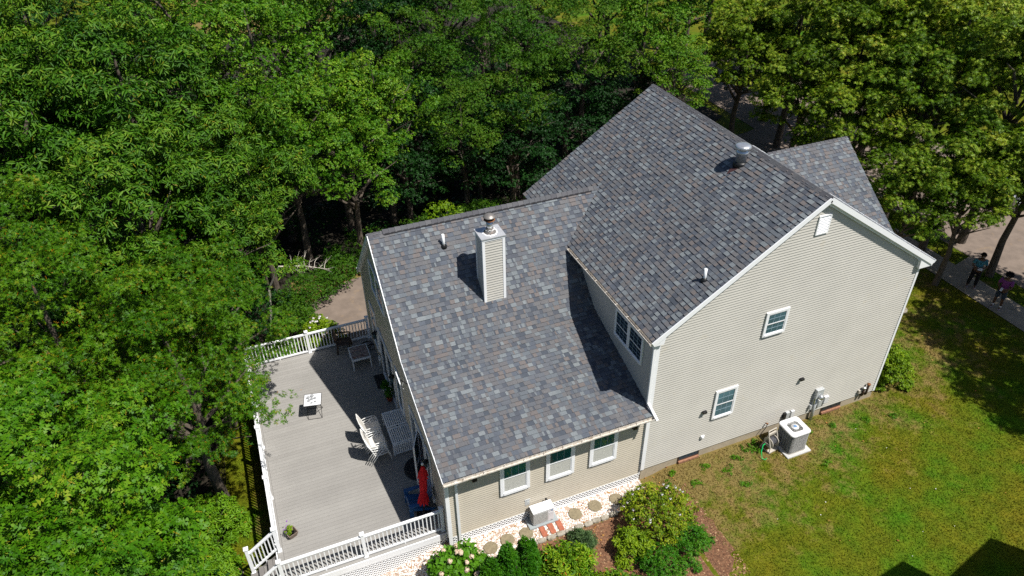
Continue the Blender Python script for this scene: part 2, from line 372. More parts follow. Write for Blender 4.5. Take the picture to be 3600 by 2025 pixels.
# rake trim and eave returns on the sunny gable
mb = MB()
for sgn, xe in ((-1, -OW), (1, HW + OE)):
    a = Vector((XR, -RK - .012, HM - .075)); b = Vector((xe, -RK - .012, mz(xe) - .075)); mb.bar(a, b, .03, .15, (0, 0, 1))
    a2 = Vector((XR, -.045, HM - .20)); b2 = Vector((xe - sgn * .25, -.045, mz(xe - sgn * .25) - .20)); mb.bar(a2, b2, .05, .11, (0, 0, 1))
ex = -OW; zz = mz(ex)
mb.add([(ex, -RK, zz - .17), (.13, -RK, zz - .17), (.20, -RK, zz + .17), (ex, -RK, zz - .02), (ex, .0, zz - .17), (.13, -.0, zz - .17), (.20, .0, zz + .17), (ex, .0, zz - .02)],
       [(0, 1, 2, 3), (4, 5, 1, 0), (1, 5, 6, 2), (0, 3, 7, 4)])
ex = HW + OE; zz = mz(ex)
mb.add([(ex, -RK, zz - .19), (HW - .16, -RK, zz - .19), (HW - .2, -RK, zz + .25), (ex, -RK, zz - .02), (ex, .0, zz - .19), (HW - .16, .0, zz - .19), (HW - .2, 0, zz + .25), (ex, 0, zz - .02)],
       [(3, 2, 1, 0), (0, 1, 5, 4), (2, 6, 5, 1), (4, 7, 3, 0)])
mb.build('rake_trim', M_white, roof)
def gutter(p, q, out, parent, name='gutter', mat=None, w=.115, h=.10):
    mb = MB(); p = Vector(p); q = Vector(q); o = Vector(out); z = Vector((0, 0, 1)); t = .012
    A = [Vector((0, 0, 0)), o * 0 - z * h, o * (w * .62) - z * h, o * (w * .8) - z * h * .5, o * w - z * h * .4, o * w]
    Bn = [x + (z * t if i in (1, 2) else Vector((0, 0, 0))) - (o * t if i > 2 else (-o * t)) for i, x in enumerate(A)]
    for i in range(5):
        mb.add([p + A[i], q + A[i], q + A[i + 1], p + A[i + 1]], [(0, 1, 2, 3)]); mb.add([p + Bn[i], q + Bn[i], q + Bn[i + 1], p + Bn[i + 1]], [(0, 1, 2, 3)])
    mb.add([p + A[5], q + A[5], q + Bn[5], p + Bn[5]], [(0, 1, 2, 3)])
    for e in (p, q): mb.add([e + x for x in A], [tuple(range(6))])
    L = (q - p).length; u = (q - p) / L; n = int(L / .6)
    for i in range(1, n): c = p + u * (i * L / n); mb.bar(c - z * .006 + o * .005, c - z * .006 + o * (w - .002), .02, .008)
    return mb.build(name, mat or M_gutter, parent)
gutter((-OW, -RK + .0, mz(-OW) - .012), (-OW, 5.2, mz(-OW) - .012), (-1, 0, 0), house, mat=M_gutter)
gutter((HW + OE, -RK, mz(HW + OE) - .012), (HW + OE, HL, mz(HW + OE) - .012), (1, 0, 0), house, mat=M_trim)
# wing roof: steep upper slope, shallow lower slope, steep back slope
wu = XL; cl = math.sqrt(1 + S1 * S1); cu = math.sqrt(1 + SU * SU); cb = math.sqrt(1 + SBK * SBK)
mb = shingles((XL, YE, E_), (1, 0, 0), (0, 1, S1), -XL + .0, (YK - YE) * cl, 21)
shingles((XL, YK, ZK), (1, 0, 0), (0, 1, SU), 1.75 - XL, (YR - YK) * cu, 22, mb=mb, keep=lambda P: P.x < .2 or mz(P.x) < P.z + .12)
shingles((XL, YB, ZB), (1, 0, 0), (0, -1, SBK), 1.75 - XL, (YB - YR) * cb, 23, mb=mb, keep=lambda P: mz(P.x) < P.z + .12)
wroof = mb.build('wing_roof', M_shingle, house)
mb = MB()
slab(mb, [(XL + .01, YE + .01, E_), (-.01, YE + .01, E_), (-.01, YK, ZK), (XL + .01, YK, ZK)], (0, -S1, 1), .10)
slab(mb, [(XL + .01, YK, ZK), (-.02, YK, ZK), (1.6, YR, RZ), (XL + .01, YR, RZ)], (0, -SU, 1), .12)
slab(mb, [(XL + .01, YR, RZ), (1.5, YR, RZ), (-.3, YB - .01, ZB), (XL + .01, YB - .01, ZB)], (0, SBK, 1), .12)
mb.build('roof_deck', M_trim, wroof)
ridge_caps((XL + .0, YR, RZ + .0), (XL + .48, YR, RZ + .0), (0, -1, -SU), (0, 1, -SBK), wroof, lift=.01, w=.17)
ridge_caps((XL + .48, YR, RZ + .0), (1.42, YR, RZ + .0), (0, -1, -SU), (0, 1, -SBK), wroof, lift=.045, w=.15)
mb = MB(); mb.bar((XL + .5, YR - .10, RZ - .075), (1.2, YR - .10, RZ - .075), .05, .05, (0, -SU, 1)); mb.build('ridge_vent', pm('ridge_vent_plastic', (.03, .03, .033), 1.0, spec=.02), wroof)
mb = MB()
for (ya, za, yb, zb) in ((YE, E_, YK, ZK), (YK, ZK, YR, RZ), (YR, RZ, YB, ZB)):
    mb.bar((XL - .012, ya, za - .085), (XL - .012, yb, zb - .085), .028, .15, (0, 0, 1))
mb.build('rake_trim', M_trim, wroof)
gutter((XL - .02, YE - .01, E_ - .01), (.03, YE - .01, E_ - .01), (0, -1, 0), house, mat=M_gutter)
gutter((XL - .02, YB, ZB - .01), (-.5, YB, ZB - .01), (0, 1, 0), house, mat=M_trim)
mb = MB(); mb.box(XL + .02, -.02, YE + .01, D - .0, E_ - .12, E_ - .09); mb.build('soffit', M_white, house)
mb = MB(); mb.box(-OW + .01, .0, .0, 5.0, mz(-OW) - .13, mz(-OW) - .11); mb.build('soffit', M_white, house)
# cross gable at the street side
XG, YG, ZG, SG, HG = 12.0, 6.35, 7.19, .76, 3.75
cg = math.sqrt(1 + SG * SG)
mb = shingles((6.5, YG - HG, ZG - HG * SG), (1, 0, 0), (0, 1, SG), XG - 6.5, HG * cg, 31, keep=lambda P: P.z > mz(P.x) - .06)
shingles((6.5, YG + HG, ZG - HG * SG), (1, 0, 0), (0, -1, SG), XG - 6.5, HG * cg, 32, mb=mb, keep=lambda P: P.z > mz(P.x) - .06)
groof = mb.build('cross_gable_roof', M_shingle, house)
mb = MB(); slab(mb, [(8.6, YG - HG + .02, ZG - HG * SG), (XG - .01, YG - HG + .02, ZG - HG * SG), (XG - .01, YG, ZG), (8.6, YG, ZG)], (0, -SG, 1), .1)
slab(mb, [(8.6, YG, ZG), (XG - .01, YG, ZG), (XG - .01, YG + HG, ZG - HG * SG), (8.6, YG + HG, ZG - HG * SG)], (0, SG, 1), .1)
mb.build('roof_deck', M_trim, groof)
ridge_caps((8.3, YG, ZG), (XG, YG, ZG), (0, -1, -SG), (0, 1, -SG), groof, lift=.012)
gutter((9.9, YG - HG, ZG - HG * SG - .01), (XG + .35, YG - HG, ZG - HG * SG - .01), (0, -1, 0), house, mat=M_gutter)
siding((XG - .25, YG - HG + .3, 0), (0, 1, 0), (1, 0, 0), .2, ZG - .15, lambda z: (max(0, (z - (ZG - HG * SG) - .1) / SG - .2), min(2 * HG - .6, 2 * HG - .6 - (z - (ZG - HG * SG) - .1) / SG + .2)), house)
siding((HW, YG - HG + .3, 0), (1, 0, 0), (0, -1, 0), .2, ZG - HG * SG + .1, lambda z: (0, XG - .25 - HW), house)
# walls
gp = lambda z: (max(0, XR - (HM - .10 - z) / SL), min(HW, XR + (HM - .10 - z) / SL))
siding((0, 0, 0), (1, 0, 0), (0, -1, 0), ZF, HM - .12, gp, house, 'gable_wall')
siding((0, 0, 0), (0, 1, 0), (-1, 0, 0), ZF, 5.95, lambda z: (0, HL - .15), house, 'side_wall')
siding((HW, 0, 0), (0, 1, 0), (1, 0, 0), ZF, 6.0, lambda z: (0, HL - .15), house, 'side_wall')
siding((0, HL - .15, 0), (1, 0, 0), (0, 1, 0), -1, HM - .15, gp, house, 'back_wall')
siding((-LW, D, 0), (1, 0, 0), (0, -1, 0), ZFW, E_ + .02, lambda z: (0, LW), house, 'wing_wall', M_sidingd)
def wg(z):
    z = z + .12
    a = D if z < E_ + S1 * (D - YE) else (YE + (z - E_) / S1 if z < ZK else YK + (z - ZK) / SU)
    return a, min(10.3, YR + (RZ - z) / SBK)
siding((-LW, 0, 0), (0, 1, 0), (-1, 0, 0), .14, RZ - .13, wg, house, 'wing_gable_wall', M_sidingd)
siding((-LW, 10.3, 0), (1, 0, 0), (0, 1, 0), -1.2, 3.4, lambda z: (0, LW), house, 'wing_back_wall', M_sidingd)
mb = MB(); mb.box(.012, HW - .012, .012, HL - .17, -1.0, ZF - .002)
mb.box(-LW + .012, .0, .3, 10.28, -1.3, .138)
fnd = mb.build('foundation', M_concrete, house)
# unseen solid core added behind the cladding to block light leaks
mb = MB(); mb.box(.03, HW - .03, .03, HL - .2, ZF + .001, 5.7); mb.box(-LW + .03, .0, D + .03, 10.25, .15, 2.9); mb.build('light_block_core', M_dark, house)
# corner boards
for q in ((-.028, .10, -.03, 0, ZF - .02, mz(-OW) - .16), (HW - .06, HW + .03, -.03, 0, ZF - .02, mz(HW + OE) - .16), (-.03, 0, 0, .09, 3.1, mz(-OW) - .12), (HW, HW + .03, 0, .09, ZF - .02, 5.8),
          (-LW - .03, -LW + .085, D - .03, D, ZFW - .36, E_ - .1), (-LW - .03, -LW, D, D + .1, .14, E_ + .1), (-LW - .03, -LW, 10.2, 10.3, -1.1, 3.5), (-LW - .03, -LW + .1, 10.3, 10.33, -1.1, 3.4)):
    mb = MB(); mb.box(*q); mb.build('corner_board', M_white, house)
mb = MB(); mb.box(-.05, -.005, D - .03, D, ZFW, E_ - .1); mb.build('corner_board', M_trim, house)
# downspouts
def downspout(pts, mat=M_white, w=.075, h=.06):
    mb = MB()
    for a, b in zip(pts, pts[1:]): mb.bar(a, b, w, h, (0, 1, 0) if abs(a[2] - b[2]) > .01 * 0 + abs(a[0] - b[0]) + abs(a[1] - b[1]) else (0, 0, 1))
    return mb.build('downspout', mat, house)
downspout([(-OW - .05, -.06, mz(-OW) - .10), (-.09, -.02, mz(-OW) - .24), (-.075, -.02, 3.42), (-.02, -.2, 3.24), (.02, -.47, 3.06)])
downspout([(-LW + .22, YE - .08, E_ - .1), (-LW + .30, D - .05, E_ - .24), (-LW + .30, D - .05, -.16), (-LW + .32, D - .17, -.2)], M_trim)
# wooden band and lattice under the wing
mb = MB(); mb.box(-LW, 0, D - .028, D - .002, ZFW - .03, ZFW - .001); mb.box(-LW + .1, -.02, D - .035, D + .0, -.17, -.11)
mb.build('skirt_board_and_shade', M_trim, house)
def lattice(name, parent, p, u, wid, z0, z1, nrm, sp=.082, w=.030):
    mb = MB(); p = Vector(p); u = Vector(u); n = Vector(nrm); H = z1 - z0
    for sg, off in ((1, 0), (-1, .007)):
        t = -H if sg > 0 else 0
        while t < (wid if sg > 0 else wid + H):
            a, b = (t, t + H) if sg > 0 else (t, t - H); za, zb = z0, z1
            if sg > 0:
                if a < 0: za = z0 - a; a = 0
                if b > wid: zb = z1 - (b - wid); b = wid
            else:
                if a > wid: za = z0 + (a - wid); a = wid
                if b < 0: zb = z1 + b; b = 0
            if abs(b - a) > .01:
                q = p + u * a + Vector((0, 0, za)) + n * off; r = p + u * b + Vector((0, 0, zb)) + n * off; mb.bar(q, r, .006, w, n.cross((r - q)))
            t += sp * 1.414
    return mb.build(name, M_white, parent)
lattice('lattice', house, (-LW + .1, D - .02, 0), (1, 0, 0), LW - .12, -.12, ZFW - .03, (0, -1, 0))
mb = MB(); mb.box(-LW + .05, -.01, D + .03, D + .06, -.4, ZFW - .01); mb.build('skirt_board_and_shade', M_dark, house)  # dark sheet giving the shade behind the lattice holes
# chimney
CX0, CX1, CY0, CY1, CZ = -3.578, -2.788, 4.437, 5.137, 7.43
chim = MB().box(CX0 + .05, CX1 - .05, CY0 + .05, CY1 - .05, 4.6, CZ - .04).build('chimney', M_siding, house)
i_ = .05; wx = CX1 - CX0 - 2 * i_; wy = CY1 - CY0 - 2 * i_; full = lambda w: (lambda z: (0, w))
for a in (((CX0 + i_, CY0 + i_, 0), (1, 0, 0), (0, -1, 0), wx), ((CX0 + i_, CY1 - i_, 0), (1, 0, 0), (0, 1, 0), wx), ((CX0 + i_, CY0 + i_, 0), (0, 1, 0), (-1, 0, 0), wy), ((CX1 - i_, CY0 + i_, 0), (0, 1, 0), (1, 0, 0), wy)):
    siding(a[0], a[1], a[2], 4.7, CZ - .12, full(a[3]), chim, 'siding', lap=.02)
mb = MB()
for x in (CX0, CX1):
    for y in (CY0, CY1):
        sx_ = 1 if x == CX0 else -1; sy_ = 1 if y == CY0 else -1
        a, b = sorted((x + sx_ * .025, x + sx_ * .11)); c, d = sorted((y + sy_ * .025, y + sy_ * .055)); mb.box(a, b, c, d, 4.6, CZ - .02)
        a, b = sorted((x + sx_ * .028, x + sx_ * .055)); c, d = sorted((y + sy_ * .055, y + sy_ * .11)); mb.box(a, b, c, d, 4.6, CZ - .02)
mb.box(CX0 + .02, CX1 - .02, CY0 + .02, CY0 + .05, CZ - .10, CZ - .015); mb.box(CX0 + .02, CX0 + .05, CY0 + .05, CY1 - .02, CZ - .10, CZ - .015)
mb.build('corner_trim', M_white, chim)
M_cap = pm('painted_cap', (.50, .51, .53), .4, .07, 4, metal=.3, dirt=((.30, .29, .29), 4, .6))
mb = MB(); mb.box(CX0, CX1, CY0, CY1, CZ - .03, CZ); mb.build('cap', M_cap, chim)
fx, fy = -3.18, 4.79
mb = MB(); mb.lathe([(.21, CZ), (.16, CZ + .05), (.115, CZ + .16), (.115, CZ + .17)], (fx, fy, 0), 24); mb.build('flashing', M_capm, chim, True)
r = random.Random(5); mb = MB()
for k in range(40):
    t = 2 * math.pi * k / 40; rr = .21 + r.uniform(-.02, .02); h = r.uniform(.006, .02)
    mb.lathe([(0, h), (.02, h * .7), (.028, 0)], (fx + rr * math.cos(t), fy + rr * math.sin(t), CZ + .001), 6)
    rr = .13 + r.uniform(-.015, .01); mb.lathe([(0, .012), (.02, 0)], (fx + rr * math.cos(t), fy + rr * math.sin(t), CZ + .12 + r.uniform(-.03, .01)), 6)
mb.build('sealant', M_white, chim)
mb = MB(); mb.lathe([(.105, CZ + .1), (.105, CZ + .40)], (fx, fy, 0), 24); mb.build('flue', M_galv, chim, True)
mb = MB(); mb.lathe([(.10, CZ + .38), (.175, CZ + .43), (.17, CZ + .45), (.10, CZ + .42)], (fx, fy, 0), 24)
for k in range(4): t = k * math.pi / 2 + .4; mb.bar((fx + .1 * math.cos(t), fy + .1 * math.sin(t), CZ + .4), (fx + .12 * math.cos(t), fy + .12 * math.sin(t), CZ + .56), .02, .006)
mb.build('flue_collar', M_rust, chim, True)
mb = MB(); mb.lathe([(.05, CZ + .5), (.19, CZ + .535), (.185, CZ + .545), (.13, CZ + .60), (.05, CZ + .625), (0, CZ + .63)], (fx, fy, 0), 24); mb.build('rain_cap', M_capm, chim, True)
# roof vents
def pipe(x, y, z0, z1, r=.045):
    mb = MB(); mb.lathe([(.04 * 0 + r, z0 - .1), (r, z1), (r * .8, z1), (r * .8, z1 - .05), (0, z1 - .05)], (x, y, 0), 14); o = mb.build('vent_pipe', M_pvc, house, True)
    mb = MB(); mb.lathe([(.11, z0 - .05), (.10, z0 + .02), (r + .02, z0 + .07), (r + .002, z0 + .09)], (x, y, 0), 16); mb.build('rubber_boot', M_black, o, True); return o
pipe(-4.32, 6.02, 6.48, 6.92); pipe(1.62, .46, 7.12, 7.50)
vx, vy, vz = 4.42, 3.15, mz(4.42)
mb = MB(); mb.lathe([(.17, vz - .08), (.17, vz + .34), (.2, vz + .36), (.2, vz + .40), (.17, vz + .42), (.17, vz + .48)], (vx, vy, 0), 24); v = mb.build('roof_vent', M_galv, house, True)
mb = MB(); mb.lathe([(.17, vz + .48), (.245, vz + .50), (.25, vz + .56), (.22, vz + .60), (.12, vz + .625), (0, vz + .63)], (vx, vy, 0), 28); mb.build('vent_cap', M_galv, v, True)
mb = MB(); mb.lathe([(.22, vz - .12), (.215, vz + .02), (.175, vz + .07)], (vx, vy, 0), 24); mb.build('rubber_boot', M_black, v, True)
u = Vector((1, 0, SL)).normalized(); n = Vector((-SL, 0, 1)).normalized(); c = Vector((vx, vy, vz))
mb = MB(); mb.add([c - u * .28 + Vector((0, .12, 0)) + n * .024, c - u * .55 + Vector((0, -.02, 0)) + n * .024, c - u * .2 + Vector((0, -.14, 0)) + n * .024], [(0, 1, 2)]); mb.build('rust_stain', pm('stain', (.05, .02, .022), .9), roof)
# windows
def window(p, u, nrm, w, h, parent, trim=.07, cols=3, rows=2, gl=None, low=None, double=False, name='window', depth=.045, fr=None):
    """p: lower left outer corner on the wall"""
    p = Vector(p); u = Vector(u); n = Vector(nrm); z = Vector((0, 0, 1)); fr = fr or M_white
    def rect(mb, x0, x1, z0, z1, o0, o1):
        vs = [p + u * x + z * zz + n * o for o in (o0, o1) for x, zz in ((x0, z0), (x1, z0), (x1, z1), (x0, z1))]
        mb.add(vs, [(0, 1, 2, 3), (7, 6, 5, 4), (0, 4, 5, 1), (1, 5, 6, 2), (2, 6, 7, 3), (3, 7, 4, 0)])
    mb = MB(); rect(mb, 0, trim, 0, h, .0, depth); rect(mb, w - trim, w, 0, h, .0, depth); rect(mb, trim, w - trim, h - trim, h, .0, depth); rect(mb, trim, w - trim, 0, trim, .0, depth + .012)
    if double: rect(mb, w / 2 - .045, w / 2 + .045, trim, h - trim, .0, depth)
    win = mb.build(name, fr, parent)
    spans = [(trim, w - trim)] if not double else [(trim, w / 2 - .045), (w / 2 + .045, w - trim)]
    for a, b in spans:
        mid = h / 2; mb = MB(); s = .03
        for z0, z1, o in ((mid - .015, h - trim, .018), (trim, mid + .015, .010)):
            rect(mb, a, a + s, z0, z1, o, o + .022); rect(mb, b - s, b, z0, z1, o, o + .022); rect(mb, a + s, b - s, z0, z0 + s, o, o + .022); rect(mb, a + s, b - s, z1 - s, z1, o, o + .022)
        mb.build('sash', fr, win)
        mb = MB(); rect(mb, a + s, b - s, mid + .014, h - trim - s, .012, .026); mb.build('upper_pane', gl or M_glass, win)
        mb = MB(); rect(mb, a + s, b - s, trim + s, mid - .014, .012, .020); mb.build('lower_pane', low or gl or M_glass, win)
        mb = MB()
        for z0, z1, o, on in ((mid + .015, h - trim - s, .026, True), (trim + s, mid - .015, .020, low is None)):
            if not on: continue
            for k in range(1, cols): x = a + s + (b - a - 2 * s) * k / cols; rect(mb, x - .006, x + .006, z0, z1, o, o + .004)
            for k in range(1, rows): zz = z0 + (z1 - z0) * k / rows; rect(mb, a + s, b - s, zz - .006, zz + .006, o, o + .005)
        if mb.v: mb.build('muntins', pm('muntin', (.26, .36, .42), .5), win)
    return win
window((2.413, -.022, 1.758), (1, 0, 0), (0, -1, 0), .818, 1.214, house)
window((3.714, -.022, 4.753), (1, 0, 0), (0, -1, 0), .83, .92, house)
for x in (-4.83, -3.37, -1.92): window((x, D - .022, 1.37), (1, 0, 0), (0, -1, 0), .94, 1.42, house, trim=.10, rows=1, gl=M_glasst, low=M_screen)
window((-.022, 2.27, 4.38), (0, -1, 0), (-1, 0, 0), 1.66, 1.03, house, trim=.055, gl=M_glassd, double=True, rows=3)
xw = -LW - .022
window((xw, 7.85, 4.3), (0, -1, 0), (-1, 0, 0), 1.85, 1.15, house, trim=.06, gl=M_glassd, double=True)
window((xw, 9.2, .9), (0, -1, 0), (-1, 0, 0), .85, 1.9, house, trim=.06, gl=M_glassd)
window((xw, 5.5, .85), (0, -1, 0), (-1, 0, 0), .75, 1.75, house, trim=.06, gl=M_glassd)
window((xw, 1.98, .9), (0, -1, 0), (-1, 0, 0), .5, 1.4, house, trim=.05, gl=M_glassd)
def door(y1, w, name, panels):
    mb = MB(); h = 2.15
    for a, b in ((0, .07), (w - .07, w)) + (((w / 2 - .06, w / 2 + .06),) if panels == 2 else ()): mb.box(xw - .05, xw, y1 - b, y1 - a, .15, .15 + h)
    mb.box(xw - .05, xw, y1 - w, y1, .15 + h, .15 + h + .09); mb.box(xw - .07, xw, y1 - w, y1, .142, .19)
    d = mb.build(name, M_white, house); mb = MB(); mb.box(xw - .02, xw, y1 - w + .07, y1 - .07, .19, .15 + h); mb.build('glass', M_glassd, d)
    mb = MB(); mb.box(xw - .085, xw - .05, y1 - w / 2 - .02, y1 - w / 2 + .02, 1.0, 1.25); mb.build('handle', M_galv, d); return d
door(8.0, 2.05, 'patio_door', 2); door(3.72, 1.6, 'patio_door', 2)
# storm door standing open
mb = MB(); a = Vector((xw - .05, 2.72, .2)); b = a + Vector((-.33, -.72, 0)) * .9; z = Vector((0, 0, 1))
for q0, q1 in ((a, a + z * 2.0), (b, b + z * 2.0), (a + z * 2.0, b + z * 2.0), (a, b), (a + z * 1.0, b + z * 1.0)): mb.bar(q0, q1, .05, .035, (b - a))
o = mb.build('storm_door', M_white, house); mb = MB(); mb.add([a, b, b + z * 2, a + z * 2], [(0, 1, 2, 3)]); mb.build('glass', M_glass, o)
# gable louver
lx, lz, lw, lh = 4.78, 8.10, .44, .62
mb = MB(); mb.box(lx, lx + lw, -.05, -.0, lz, lz + .035); mb.box(lx, lx + lw, -.05, 0, lz + lh - .035, lz + lh); mb.box(lx, lx + .035, -.05, 0, lz + .035, lz + lh - .035); mb.box(lx + lw - .035, lx + lw, -.05, 0, lz + .035, lz + lh - .035)
mb.box(lx + .03, lx + lw - .03, -.013, -.001, lz + .03, lz + lh - .03)
k = 0
while lz + .05 + k * .052 < lz + lh - .06: zz = lz + .05 + k * .052; mb.bar((lx + .035, -.032, zz), (lx + lw - .035, -.032, zz), .05, .012, (0, -.6, 1)); k += 1
mb.build('gable_louver', M_white, house)
# basement windows
for x0, x1 in ((1.40, 2.22), (7.27, 8.15)):
    mb = MB(); mb.box(x0, x1, -.006, .02, .10, ZF - .005); b = mb.build('basement_window', M_brown, house)
    mb = MB(); mb.box(x0 + .04, x1 - .04, -.012, -.002, .22, ZF - .02); mb.build('glass', M_glassd, b)
    mb = MB(); mb.box(x0 + .02, x1 - .02, -.07, -.005, .09, .17); mb.build('sill', pm('rust_sill', (.30, .15, .09), .9, .3, 14), b)

# ------------------------------------------------------------------ deck with rails and stairs
ZD = .14; DX0, DX1, DY0, DY1 = -11.30, -6.475, .42, 10.34
deck = thing('deck', 'grey composite deck with white railings and stairs beside the house', 'deck', (-8.9, 5, ZD))
mb = MB(); r = random.Random(2); y = DY0 - .1
while y < DY1 + .1:
    mb.box(DX0 + .14, DX1, y, y + .134, ZD - .03, ZD, r.random()); y += .14
mb.box(DX0 - .03, DX0 + .134, DY0 - .1, DY1 + .1, ZD - .03, ZD, .3)
mb.build('deck_boards', M_deck, deck)
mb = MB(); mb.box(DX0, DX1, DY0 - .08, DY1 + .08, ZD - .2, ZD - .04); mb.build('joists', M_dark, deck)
mb = MB(); mb.box(DX0 - .04, DX1 + .0, DY0 - .135, DY0 - .105, ZD - .27, ZD - .012); mb.box(DX0 - .07, DX0 - .04, DY0 - .13, DY1 + .1, ZD - .27, ZD - .012); mb.box(DX0, DX1, DY1 + .105, DY1 + .135, ZD - .27, ZD - .012)
mb.build('fascia', M_white, deck)
lattice('lattice', deck, (DX0, DY0 - .11, 0), (1, 0, 0), DX1 - DX0, -1.25, ZD - .27, (0, -1, 0), sp=.075, w=.03)
lattice('lattice', deck, (DX0 - .05, DY0, 0), (0, 1, 0), DY1 - DY0, -1.3, ZD - .27, (-1, 0, 0), sp=.09, w=.035)
mb = MB(); mb.box(DX0 + .06, DX1, DY0 + .05, DY1, -1.4, -.3); mb.build('underdeck_shade', M_dark, deck)  # shade under the deck put in as a solid dark box
def post(parent, x, y, z0, h=1.04):
    mb = MB(); mb.box(x - .05, x + .05, y - .05, y + .05, z0, z0 + h); mb.box(x - .065, x + .065, y - .065, y + .065, z0 + .001, z0 + .045)
    mb.box(x - .068, x + .068, y - .068, y + .068, z0 + h, z0 + h + .03)
    t = z0 + h + .03; mb.add([(x - .055, y - .055, t), (x + .055, y - .055, t), (x + .055, y + .055, t), (x - .055, y + .055, t), (x, y, t + .035)], [(0, 1, 4), (1, 2, 4), (2, 3, 4), (3, 0, 4)])
    return mb.build('post', M_white, parent, bevel=.004)
def rail(parent, p, q, stuff=False, zt=.93, zb=.09, sp=.118):
    """rail section from p to q (floor points); a sub-part group under the deck"""
    p = Vector(p); q = Vector(q); z = Vector((0, 0, 1)); mb = MB()
    mb.bar(p + z * zt, q + z * zt, .085, .05); mb.bar(p + z * (zt - .045), q + z * (zt - .045), .05, .04)
    sec = mb.build('railing', M_white, parent, bevel=.005)
    mb = MB(); mb.bar(p + z * zb, q + z * zb, .05, .06); mid = (p + q) / 2; mb.box(mid.x - .02, mid.x + .02, mid.y - .02, mid.y + .02, mid.z + .001, mid.z + zb - .03); mb.build('bottom_rail', M_white, sec)
    L = (q - p).length; n = int(L / sp); allb = MB()
    for i in range(n):
        c = p + (q - p) * ((i + .5) / n); m = allb if stuff else MB()
        m.box(c.x - .016, c.x + .016, c.y - .016, c.y + .016, c.z + zb + .03, c.z + zt - .065)
        if not stuff: m.build('baluster', M_white, sec)
    if stuff: tag(allb.build('balusters', M_white, sec), kind='stuff')
    return sec
for x, y in ((-6.56, .42), (-8.92, .42), (-11.25, .42), (-11.25, 1.57), (-11.25, 3.62), (-11.25, 5.9), (-11.25, 8.1), (-11.25, 10.34), (-8.93, 10.34), (-6.56, 10.36)): post(deck, x, y, ZD)
rail(deck, (-6.61, .42, ZD), (-8.87, .42, ZD)); rail(deck, (-8.97, .42, ZD), (-11.20, .42, ZD))
for a, b in ((1.62, 3.57), (3.67, 5.85), (5.95, 8.05), (8.15, 10.29)): rail(deck, (-11.25, a, ZD), (-11.25, b, ZD), stuff=True)
rail(deck, (-11.2, 10.34, ZD), (-8.98, 10.34, ZD)); rail(deck, (-8.88, 10.34, ZD), (-6.61, 10.35, ZD))
mb = MB(); r = random.Random(9)
for k in range(2):
    x1 = -11.37 - k * .285; z1 = ZD - .177 * (k + 1)
    for j in range(2): mb.box(x1 - .285 + j * .145, x1 - .285 + j * .145 + .137, .46, 1.53, z1 - .03, z1, r.random())
for j in range(5): mb.box(-12.2 + .0 + j * .0 - .0, -11.94, .46 - 0 + j * .216, .46 + j * .216 + .208, ZD - .56, ZD - .53, r.random())
for k in range(4):
    for j in range(2): mb.box(-12.9, -11.95, .46 - .285 * (k + 1) + j * .145, .46 - .285 * (k + 1) + j * .145 + .137, ZD - .53 - .177 * (k + 1) - .03, ZD - .53 - .177 * (k + 1), r.random())
st = mb.build('stairs', M_stair, deck)
for y in (.44, 1.5):
    mb = MB(); mb.add([(-11.34, y, ZD - .05), (-12.1, y, -.42), (-12.1, y, -.66), (-11.34, y, -.3), (-11.34, y + .04, ZD - .05), (-12.1, y + .04, -.42), (-12.1, y + .04, -.66), (-11.34, y + .04, -.3)], [(0, 1, 2, 3), (7, 6, 5, 4), (0, 4, 5, 1), (1, 5, 6, 2), (2, 6, 7, 3), (3, 7, 4, 0)])
    mb.build('stringer', M_stair, st)
mb = MB(); mb.box(-12.18, -11.97, .5, 1.5, -1.4, ZD - .57); mb.build('landing_frame', M_stair, st)
for y in (.42, 1.57):
    post(deck, -12.11, y, -.42, 1.12)
    rail(deck, (-11.31, y, ZD - .04), (-12.05, y, -.46), zt=.95, zb=.2)

# ------------------------------------------------------------------ things on the deck
Z0 = ZD
def single(name, label, cat, mb, mat, base, group=None, smooth=False, bevel=0):
    return tag(mb.build(name, mat, None, smooth, bevel, base=base), label, cat, group)
# folding tray table with rocks
tt = thing('tray_table', 'white folding tray table with thin black crossed legs holding grey rocks on the sunny deck', 'tray table', (-9.3, 6.87, Z0), math.radians(-12), local=True)
mb = MB(); pr = [(-.29, -.27), (-.27, -.29), (.27, -.29), (.29, -.27), (.29, .27), (.27, .29), (-.27, .29), (-.29, .27)]
mb.add([(x, y, .66) for x, y in pr] + [(x * 1.02, y * 1.02, .685) for x, y in pr], [tuple(range(7, -1, -1)), tuple(range(8, 16))] + [(i, (i + 1) % 8, 8 + (i + 1) % 8, 8 + i) for i in range(8)])
mb.build('tray', M_tray, tt, bevel=.006)
mb = MB()
for i in range(8): a, b = pr[i], pr[(i + 1) % 8]; mb.bar((a[0] * 1.03, a[1] * 1.03, .672), (b[0] * 1.03, b[1] * 1.03, .672), .016, .03)
mb.build('rim', M_black, tt)
mb = MB()
for sx in (-.24, .24):
    mb.tube([(sx, -.25, .66), (sx, .27, 0)], .009, 6); mb.tube([(sx, .25, .66), (sx, -.27, 0)], .009, 6)
mb.tube([(-.24, .27, .01), (.24, .27, .01)], .009, 6); mb.tube([(-.24, -.27, .01), (.24, -.27, .01)], .009, 6); mb.tube([(-.24, 0, .33), (.24, 0, .33)], .008, 6)
mb.build('folding_legs', M_black, tt)
